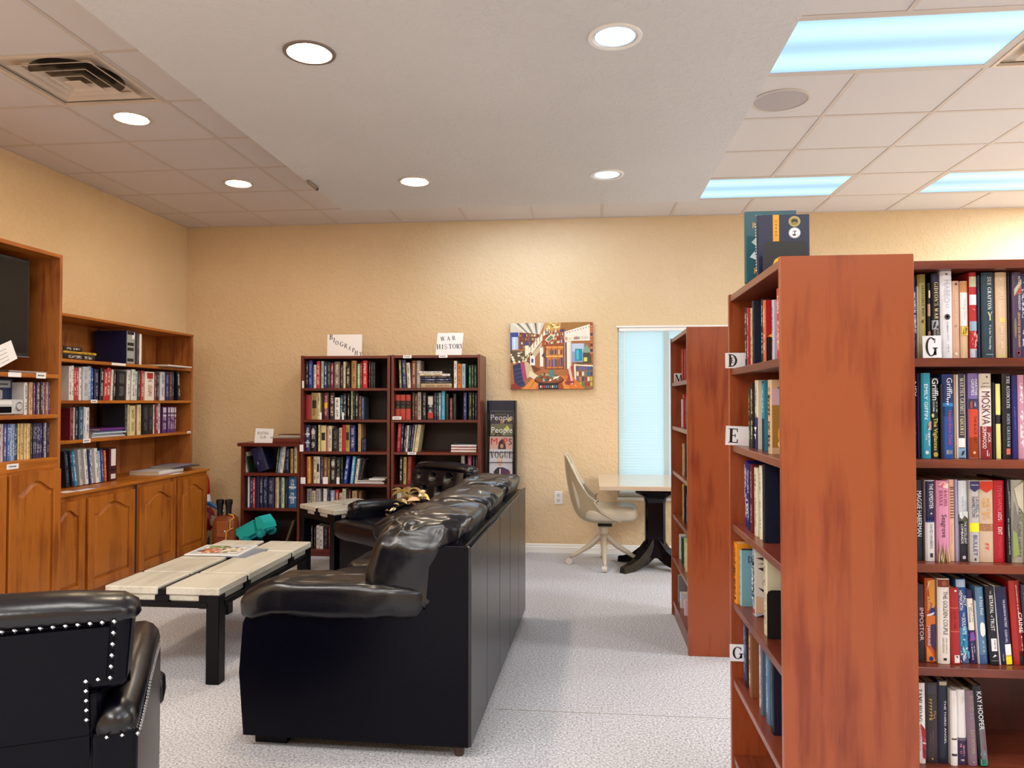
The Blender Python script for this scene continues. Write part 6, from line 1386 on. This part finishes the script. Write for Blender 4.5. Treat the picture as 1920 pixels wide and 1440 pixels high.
# ---------------------------------------------------------------- canvas on the back wall: a busy room full of books
def painting():
    t = thing('canvas_picture', 'colourful canvas of a crowded bookish room hanging on the back wall', 'picture', (-.703, YB - .036, 1.508))
    t.rotation_euler = (0, math.radians(-.4), 0)
    W, H = .764, .616
    MB().box(0, 0, 0, W, .035, H, .003).build('canvas', mat('canvas_edge', '6c3426', .6), t)
    r = random.Random(5); P = []
    def R_(hx, u0, v0, u1, v1): P.append((hx, rect(u0, v0, u1, v1)))
    def Q(hx, *p): P.append((hx, list(p)))
    def books(u0, v0, u1, v1, n, sk=0., pal=('7c3420', 'b8742c', '28386c', 'd8c088', '8c2c30', '3c6c5c', 'e0d4b8', '504070', 'c89040')):
        w = (u1 - u0) / n
        for i in range(n):
            a = u0 + i * w; dv = sk * (i / n); h = (v1 - v0) * r.uniform(.72, 1)
            Q(r.choice(pal), (a, v0 + dv), (a + w * .92, v0 + dv + sk / n), (a + w * .92, v0 + dv + h + sk / n), (a, v0 + dv + h))
    R_('a8683c', 0, 0, 1, 1)
    Q('d0c8b8', (0, 1), (.42, 1), (.36, .82), (0, .8)); 
    for k in range(7):
        Q('6c6460' if k % 2 else 'e8e0cc', (.02 + k * .055, 1), (.045 + k * .055, 1), (.2 + k * .026, .84), (.185 + k * .026, .84))
    Q('c89858', (.42, 1), (.62, 1), (.6, .86), (.4, .84)); Q('9c6c34', (.62, 1), (1, 1), (1, .8), (.64, .86))
    # chandelier
    for k in range(26): P.append((r.choice(['f0d870', 'f8f0b0', 'c89c34', '8c6420']), oval(.52 + r.gauss(0, .035), .95 + r.gauss(0, .022), .012, .012, 8)))
    # left: window and shelves
    R_('28408c', 0, .78, .1, .86); R_('a8c8ec', .005, .6, .095, .79); R_('f0f4f8', .045, .6, .055, .79); R_('384c9c', .0, .58, .02, .8)
    Q('6c3420', (.11, .86), (.35, .83), (.35, .64), (.11, .6))
    for k in range(4): books(.12, .62 + k * .058, .34, .665 + k * .055, 20, -.0)
    Q('8c4c28', (.22, .6), (.235, .6), (.235, .85), (.22, .85))
    # stair with balusters
    Q('e8dcc4', (.2, .58), (.42, .86), (.47, .86), (.24, .5)); Q('c8b494', (.24, .5), (.47, .82), (.46, .72), (.26, .42))
    for k in range(14):
        u = .21 + k * .018; v = .52 + k * .024
        Q('f4ecdc' if k % 2 else 'a88c68', (u, v), (u + .01, v + .01), (u + .01, v + .1), (u, v + .09))
    # middle: upper shelves, pictures, bookcases
    Q('a04c28', (.4, .8), (.66, .92), (.66, .6), (.38, .64))
    for k in range(4): books(.42 + k * .004, .67 + k * .055, .66, .71 + k * .055, 17, .03)
    Q('e4d4b0', (.42, .74), (.5, .84), (.54, .78), (.46, .7)); Q('5c7c6c', (.44, .74), (.5, .81), (.525, .775), (.465, .715))
    R_('6c3018', .42, .3, .65, .66); R_('c87838', .43, .31, .64, .65)
    for k in range(2): books(.44 + k * .1, .52, .53 + k * .1, .6, 8)
    for k in range(3): books(.435 + k * .07, .335, .495 + k * .07, .48, 5, 0, ('284478', '6c3420', '3c5c8c', '8c6c9c', '384030', 'a86030'))
    for k in range(4): R_('7c3c1c', .43 + k * .07, .31, .438 + k * .07, .66)
    R_('e8c070', .43, .485, .64, .5); R_('e0a048', .43, .62, .65, .635)
    # right: white shelf wall, window, counter
    Q('e8e0d0', (.66, .86), (.97, .97), (.97, .72), (.66, .72)); 
    for k in range(9): P.append(('8c5c50', oval(.69 + k * .033, .845 + k * .0105, .008, .008, 6)))
    books(.67, .73, .95, .78, 16, .02, ('e0b8a0', 'c8d0a8', '8898b8', 'd8cce0', 'f0e0a0', 'a87868')); 
    R_('d8d0c4', .66, .3, .74, .72); R_('5c4034', .665, .3, .685, .7); R_('f0e8d8', .69, .3, .72, .7)
    R_('8c9cc0', .74, .4, .9, .68); R_('b8c8dc', .75, .56, .89, .68); R_('1888a8', .785, .42, .87, .6); R_('48b8cc', .8, .44, .83, .58)
    Q('80a088', (.88, .58), (.92, .66), (.98, .58), (.98, .44), (.88, .44)); R_('484c38', .88, .38, .98, .54); R_('e0d868', .89, .41, .93, .47); R_('6c4c30', .8, .36, .9, .4)
    R_('a03c2c', .965, .5, 1, .98)
    for k in range(11): R_(r.choice(['6c2c20', 'c08040', '303c60']), .967, .52 + k * .04, .998, .548 + k * .04)
    Q('ece4d0', (.77, .37), (1, .35), (1, .03), (.78, .02)); Q('8c6840', (.79, .35), (1, .33), (1, .0), (.8, .0))
    for k in range(4):
        for j in range(6): R_(r.choice(['28588c', 'c8b030', '9c3430', '48806c', 'e0d8c0', '6c5890', 'd07830', '304070']), .8 + j * .033, .04 + k * .078, .825 + j * .033, .1 + k * .078)
    # floor boards
    for k in range(9): Q(r.choice(['c05818', 'd87828', 'a04414', 'e08c3c']), (.14 + k * .085, 0), (.22 + k * .085, 0), (.34 + k * .05, .2), (.3 + k * .05, .2))
    # left foreground: plants, sofa, chair
    R_('504838', 0, .42, .2, .58)
    for k in range(46): P.append((r.choice(['50703c', 'c8cc9c', '8c3c44', 'f0e8d0', '303c28', 'd8a0a0']), oval(r.uniform(.0, .28), r.uniform(.4, .58), r.uniform(.008, .02), r.uniform(.008, .02), 7)))
    Q('1c2450', (.03, .36), (.12, .4), (.18, .06), (.08, .02), (.05, .1))
    for k in range(5): Q('303c74', (.04 + k * .012, .3 - k * .06), (.14 + k * .008, .33 - k * .06), (.145 + k * .008, .31 - k * .06), (.04 + k * .012, .28 - k * .06))
    Q('a8406c', (.12, .4), (.17, .42), (.2, .2), (.16, .1)); Q('c8b48c', (.17, .42), (.24, .4), (.29, .22), (.2, .16)); Q('e0d4b4', (.24, .28), (.34, .2), (.3, .14), (.22, .2))
    Q('703018', (.2, .44), (.27, .36), (.37, .3), (.3, .26)); R_('ece8e0', .24, .36, .3, .5); R_('283c7c', .255, .4, .28, .46)
    R_('f0e8dc', .36, .34, .4, .62); Q('4c3858', (.38, .5), (.41, .56), (.42, .46))
    P.append(('304878', oval(.2, .68, .028, .04))); R_('e8e4c8', .18, .5, .225, .66); R_('a89c60', .195, .45, .215, .52)
    # round table with books
    P.append(('4c1c14', oval(.47, .14, .18, .075, 28))); P.append(('8c4c2c', oval(.47, .155, .17, .065, 28)))
    for k in range(28): 
        a = r.uniform(0, 6.28); q = math.sqrt(r.random())
        P.append((r.choice(['c8a050', '50684c', 'e8dcc0', '6c2c24', '8c9c70', '385878', 'd8c898']), rect(.46 + .13 * q * math.cos(a), .17 + .06 * q * math.sin(a), .485 + .13 * q * math.cos(a), .2 + .06 * q * math.sin(a))))
    Q('f0ece4', (.51, .14), (.58, .17), (.6, .2), (.53, .18)); P.append(('4c7c84', oval(.5, .24, .03, .06)))
    R_('181428', .34, .0, .58, .09)
    for k in range(9): P.append((r.choice(['c84848', '48a068', 'e8d8d8', '6888c8']), rect(.36 + k * .024, .02, .375 + k * .024, .055)))
    Q('a83840', (.67, .06), (.73, .34), (.76, .34), (.72, .06)); Q('e0c0b0', (.7, .3), (.73, .33), (.76, .08), (.74, .07)); Q('803030', (.66, .08), (.77, .09), (.77, .12), (.66, .11))
    Q('8c2c24', (0, .06), (.06, .1), (.14, 0), (0, 0))
    P2 = [(hx, [(min(.999, max(.001, u)) * W, min(.999, max(.001, v)) * H) for u, v in pts]) for hx, pts in P]
    lay('picture_print', P2, t, plane_matrix((0, -.0002, 0), (1, 0, 0), (0, 0, 1)), .000012)
painting()

# ---------------------------------------------------------------- magazine rack
rk = thing('magazine_rack', 'tall narrow black rack of magazines between the bookcase and the picture', 'rack', (-.905, 6.74, 0))
RWd = .262
MB().box(0, 0, 0, .010, .16, 1.405, .002).build('side_frame', BLACK, rk); MB().box(RWd - .010, 0, 0, RWd, .16, 1.405, .002).build('side_frame', BLACK, rk)
MB().box(.010, .05, 1.315, RWd - .010, .062, 1.405, .002).build('header_panel', mat('rack_navy', '0c1030', .4), rk)
MB().box(.010, .13, .05, RWd - .010, .14, 1.316).build('back_panel', mat('rack_grey', '8c8a88', .5), rk)
MB().box(.010, .02, .02, RWd - .010, .15, .05).build('base_shelf', BLACK, rk)
for k, z in enumerate((1.08, .93, .84, .52, .2)):
    MB().tube([(.010, .045, z), (RWd - .010, .045, z)], .003, 6).build('retaining_wire', BLACK, rk)
def magazine(label, z, h, w, bg, polys, texts, y):
    t = thing('magazine', label, 'magazine', (-.905 + .018, 6.74 + y, z), 0, 'magazines in the rack'); t.rotation_euler = (-.06, 0, 0)
    MB().box(0, 0, 0, w, .005, h).build('cover', mat('mag_' + bg, bg, .35), t)
    M = plane_matrix((0, -.0003, 0), (1, 0, 0), (0, 0, 1))
    lay('cover_print', [(hx, [(u * w, v * h) for u, v in p]) for hx, p in polys], t, M, .00004)
    for tx, u0, u1, v, hh, hx, sf in texts:
        letter(tx, (u1 - u0) * w, hh * h, hx, t, (u0 * w, -.0022, v * h), (1, 0, 0), (0, 0, 1), sf, 'masthead')
    return t
skin, hair = 'c8977c', '2c1c18'
def person_polys(cx, cy, s, hr, sk=skin): return [(hr, oval(cx, cy + .02 * s / .1, .085 * s / .1, .10 * s / .1)), (sk, oval(cx, cy - .01, .058 * s / .1, .082 * s / .1)), ('5c3028', rect(cx - .02, cy - .05 * s / .1, cx + .02, cy - .042 * s / .1)), ('2c1810', rect(cx - .035 * s / .1, cy + .008, cx - .012 * s / .1, cy + .016)), ('2c1810', rect(cx + .012 * s / .1, cy + .008, cx + .035 * s / .1, cy + .016))]
magazine('magazine with a white masthead and a bearded man, topmost in the rack', 1.055, .245, .212, '1c1a38', [('40384c', rect(.02, .55, .98, .98)), ('5c5c3c', rect(.2, .88, .7, .95)), ('d8d44c', [(.7, .72), (.85, .8), (.95, .7), (.8, .62)])] + person_polys(.52, .6, .14, '3c2c24'), [('People', .02, .98, .62, .28, 'f0eef0', False)], .105)
magazine('magazine with a white masthead and a dark-haired head, second in the rack', .955, .24, .212, '34342c', [('707050', rect(.02, .5, .98, .98)), ('d4d440', [(.62, .8), (.75, .93), (.86, .78), (.7, .66)]), ('c0b870', rect(.65, .3, .98, .45))] + person_polys(.36, .45, .19, '2c2018', '7c5848'), [('People', .06, .98, .56, .3, 'f2f0f2', False)], .085)
magazine('magazine with a red masthead and a long-haired woman, third in the rack', .885, .19, .212, 'd8ccc4', [('d8a89c', rect(.02, .3, .98, .98)), ('2c1814', [(.3, .0), (.4, .75), (.55, .9), (.68, .7), (.75, .0)])] + person_polys(.53, .55, .12, '241410'), [('M', .06, .34, .62, .3, 'd01c24', False), ('P', .6, .78, .62, .3, 'd01c24', False), ('S', .82, .97, .6, .3, '1c1c1c', False)], .065)
magazine('pale grey fashion magazine showing a figure in a purple jacket, in the rack', .655, .305, .212, 'ccccd4', [('241c34', [(.16, .02), (.2, .35), (.36, .46), (.6, .46), (.86, .38), (.88, .02)]), ('4c2858', [(.5, .02), (.56, .45), (.8, .4), (.84, .05)]), ('6c2c34', [(.78, .36), (.9, .34), (.9, .12), (.78, .14)]), ('d8c8bc', [(.42, .0), (.44, .42), (.5, .42), (.5, .0)])] + person_polys(.46, .62, .16, 'c8bca8', 'd8b4a0'), [('VOGUE', .04, .98, .74, .2, '34343c', True)], .04)
magazine('blue magazine reading VENICE at the bottom of the visible rack', .455, .27, .215, '20349c', [('e8e8f0', rect(.0, .0, 1, .45)), ('c8b088', rect(.1, .1, .9, .4)), ('f0f0f4', [(.3, .62), (.7, .62), (.7, .66), (.3, .66)])], [('VENICE', .28, .74, .7, .15, 'f4f4f8', False)], .02)

# ---------------------------------------------------------------- magazines on the coffee table
mg = thing('magazine', 'open glossy magazine with an orange and green picture on the coffee table', 'magazine', (-2.235, 4.42, .4755), math.radians(3))
MB().box(-.165, -.15, 0, .165, .15, .006).build('pages', PAPER, mg)
r_ = random.Random(9)
pp = [('dcd8d4', rect(-.163, -.148, .163, .148)), ('b0b8c0', rect(-.15, -.13, .15, .13)), ('c86430', rect(-.11, -.1, .02, .02)), ('e0d4c0', rect(.02, -.1, .13, .06)), ('6c8c50', rect(-.12, .03, .0, .12))]
for k in range(60): pp.append((r_.choice(['c85c2c', '8cac6c', 'e8e0d4', '3c4454', 'd8a85c', 'a8b8c8', '7c4434', 'f0ece8']), oval(r_.uniform(-.12, .12), r_.uniform(-.1, .1), r_.uniform(.006, .022), r_.uniform(.006, .022), 7)))
lay('page_print', pp, mg, plane_matrix((0, 0, .0062), (1, 0, 0), (0, 1, 0)), .00002)
mg2 = thing('magazine', 'closed dark-edged magazine under the open one on the coffee table', 'magazine', (-2.09, 4.385, .4755), math.radians(-8))
MB().box(-.06, -.13, -.0005, .10, .13, .0035).build('cover', mat('mag_slate', '7c8494', .35), mg2)
mg.location.z += .004

# ---------------------------------------------------------------- toys in the corner and at the low bookcase
tr = thing('toy_dump_truck', 'teal plastic toy dump truck tilted at the foot of the low bookcase', 'toy', (-2.90, 6.42, .165)); tr.rotation_euler = (0, math.radians(-27), math.radians(-14))
TEAL = mat('teal_plastic', '20b4b0', .4); TEALD = mat('teal_plastic_dark', '168c94', .45)
m = MB(); T_ = [(-.165, .165), (.075, .165), (.05, .06), (-.11, .06)]
m.prism(T_, 'y', -.085, -.077).prism(T_, 'y', .077, .085).box(-.11, -.077, .058, .05, .077, .066)
m.prism([(-.165, .165), (-.158, .165), (-.103, .062), (-.11, .06)], 'y', -.08, .08).prism([(.068, .165), (.075, .165), (.05, .06), (.043, .062)], 'y', -.08, .08)
m.build('hopper', TEAL, tr)
MB().tube([(-.17, -.085, .165), (.08, -.085, .165), (.08, .085, .165), (-.17, .085, .165), (-.17, -.085, .165)], .006, 6).build('hopper_rim', TEAL, tr)
MB().prism([(.075, .05), (.165, .05), (.172, .10), (.15, .175), (.10, .18), (.082, .12)], 'y', -.075, .075).build('cab', TEAL, tr)
MB().box(-.12, -.05, .03, .16, .05, .06, .004).build('chassis', TEALD, tr)
for x in (-.07, .10):
    for s in (-1, 1):
        wl = MB().cyl((x, s * .058, .038), (x, s * .09, .038), .04, n=22).build('wheel', TEALD, tr)
        MB().cyl((x, s * .0895, .038), (x, s * .097, .038), .016, n=14).build('hub', TEAL, wl)
bn = tag(MB().box(-.17, -.09, 0, .17, .09, .15, .008).build('storage_box', mat('bin_dark', '141420', .6), None, (-2.92, 6.43, 0), (0, 0, -.1)), 'dark box on the floor below the teal toy truck', 'box')
BRN = wood('board_brown', '3c2a1c', '5c4430', .5, 'z')
for (x, an, lab) in ((-2.745, 19, 'brown board leaning to the right inside the foot of the low bookcase'), (-2.607, 0, 'upright brown board at the right side inside the low bookcase')):
    o = MB().box(-.012, 0, 0, .012, .2, .27, .002).build('leaning_board', BRN, None, (x, 6.585, .0512), (0, math.radians(an), 0)); tag(o, lab, 'board', 'brown boards in the low bookcase')
    o.location.z += abs(math.sin(math.radians(an))) * .012
bg = thing('toy_bag', 'brown leather bag holding two black tubes beside the low bookcase', 'bag', (-3.205, 6.40, 0))
LBR = mat('brown_leather', '7c3a18', .4, bump=(30, .2), dist=.004)
MB().pillow((0, 0, .195), (.105, .07, .19), .42, 26, 16, wrinkle(.008, 10, 4), 0).build('body', LBR, bg, smooth=True)
MB().box(-.05, -.078, .2, .06, -.066, .34, .006).build('flap', mat('tan_leather', '98542a', .4), bg)
MB().pillow((.02, -.076, .25), (.02, .008, .012), .8, 12, 8).build('buckle', STEEL, bg, smooth=True)
for x, tl in ((-.055, .02), (.025, -.02)):
    MB().lathe([(0, 0), (.026, 0), (.024, .06), (.028, .11), (.034, .118), (.034, .155), (.024, .157), (.024, .12)], 18, (x, .0, .365)).build('tube', DARKP, bg, smooth=True, sharp=40)
MB().tube([(.06, -.075, .405), (.105, -.085, .395), (.118, -.088, .375), (.085, -.09, .355), (.08, -.09, .28), (.112, -.09, .287), (.08, -.09, .27), (.05, -.09, .25), (.045, -.09, .17), (.065, -.09, .16), (.06, -.09, .09)], .0055, 6).build('yellow_cord', mat('yellow_plastic', 'e0a83c', .45), bg, smooth=True)
rc = thing('toy_rocket', 'red white and blue plastic toy standing in the corner behind the oak cabinet', 'toy', (-3.50, 6.60, 0))
MB().lathe([(0, 0), (.09, 0), (.09, .03), (.06, .05), (.055, .12), (.07, .14), (.06, .2), (.0, .21)], 20).build('grey_base', mat('toy_grey', '606478', .5), rc, smooth=True, sharp=40)
MB().lathe([(.055, .2), (.08, .26), (.075, .36), (.05, .42), (0, .43)], 20).build('maroon_body', mat('toy_maroon', '8c2038', .45), rc, smooth=True)
MB().lathe([(.0, .42), (.042, .42), (.05, .47), (.034, .54), (0, .545)], 18).build('white_collar', mat('toy_white', 'd0d4e4', .4), rc, smooth=True)
MB().lathe([(.03, .535), (.038, .56), (.03, .66), (.014, .72), (0, .725)], 18).build('red_nose', mat('toy_red', 'a81c1c', .35), rc, smooth=True)
MB().tube([(-.05, -.06, .33), (-.03, -.07, .41), (.02, -.075, .465), (.08, -.07, .465), (.14, -.06, .43), (.18, -.055, .40)], [.022, .024, .022, .02, .018, .012], 12).build('blue_arm', mat('toy_blue', '20588c', .4), rc, smooth=True)
MB().tube([(.18, -.055, .40), (.2, -.055, .385)], .014, 10).build('arm_tip', mat('toy_tip', 'b0b8cc', .4), rc)
tx_ = thing('toy_bear', 'small tan stuffed toy slumped beside the brown bag in the corner', 'toy', (-3.36, 6.53, 0))
FUR = mat('tan_fur', '8c7a60', .9, bump=(90, .8), dist=.01)
MB().pillow((0, 0, .13), (.06, .055, .13), .8, 18, 12).build('body', FUR, tx_, smooth=True); MB().pillow((0, -.01, .30), (.055, .05, .05), .9, 18, 12).build('head', FUR, tx_, smooth=True)
for s in (-1, 1):
    MB().pillow((s * .04, -.005, .345), (.016, .01, .016), 1, 10, 8).build('ear', FUR, tx_, smooth=True)
    MB().tube([(s * .05, -.02, .22), (s * .075, -.04, .16), (s * .07, -.055, .12)], [.022, .02, .022], 10).build('arm', FUR, tx_, smooth=True)
    MB().tube([(s * .035, -.02, .03), (s * .045, -.08, .03), (s * .045, -.11, .045)], [.03, .026, .028], 10).build('leg', FUR, tx_, smooth=True)

# ---------------------------------------------------------------- gilded leaf garland on the armchair
ga = thing('leaf_garland', 'garland of gilded leaves lying over the seat of the far armchair', 'garland', (-1.36, 5.44, .50))
GOLD = [mat('gilt_leaf', 'dcc478', .4), mat('gilt_leaf_pale', 'f0e2b4', .4), mat('gilt_leaf_rose', 'dcb88c', .45)]
def leaf(p, a, tilt, L, W, m):
    v = []; n = 6
    for i in range(n + 1):
        s = i / n; w = W * math.sin(PI * min(1, s ** .8)) ; zc = .25 * L * math.sin(PI * s) * .5
        for k in (-1, 0, 1): v.append((L * s, k * w, zc + (abs(k) * w * .35)))
    f = [(i * 3 + k, i * 3 + k + 1, (i + 1) * 3 + k + 1, (i + 1) * 3 + k) for i in range(n) for k in range(2)]
    b = MB().add(v, f); v2 = [(x, y, z - .0012) for x, y, z in v]; b.add(v2, [q[::-1] for q in f])
    o = b.build('leaf', m, ga, p, smooth=True); o.rotation_euler = (tilt[0], tilt[1], a)
pts_ = [(759, 929), (781, 932), (752, 937), (786, 938.5), (770, 942.6), (756, 946.7), (739, 953), (728, 963), (722.6, 972), (717, 982)]
path = []
r_ = random.Random(3)
for i, (a, c) in enumerate(pts_):
    Y_ = 5.37 + .03 * math.sin(i)
    path.append(Vector(((a - 1100) / 1400 * Y_ + 1.36, Y_ - 5.44, 1.4 - (c - 752) / 1400 * Y_ - .50)))
for i, p in enumerate(path):
    k = 4 if i < 6 else 2
    for j in range(k):
        big = i < 6
        leaf(p + Vector((r_.uniform(-.03, .03), r_.uniform(-.03, .03), r_.uniform(-.015, .015))), r_.uniform(0, 6.28), (r_.uniform(-.7, .7), r_.uniform(-.6, .4)), r_.uniform(.075, .12) if big else r_.uniform(.04, .06), r_.uniform(.02, .032) if big else .014, GOLD[(i + j) % 3])
MB().tube([path[9], path[8], path[7], path[6], path[5], path[4], path[2], path[0], path[1], path[3]], .003, 6).build('stem', BRN, ga)

flush_letters()
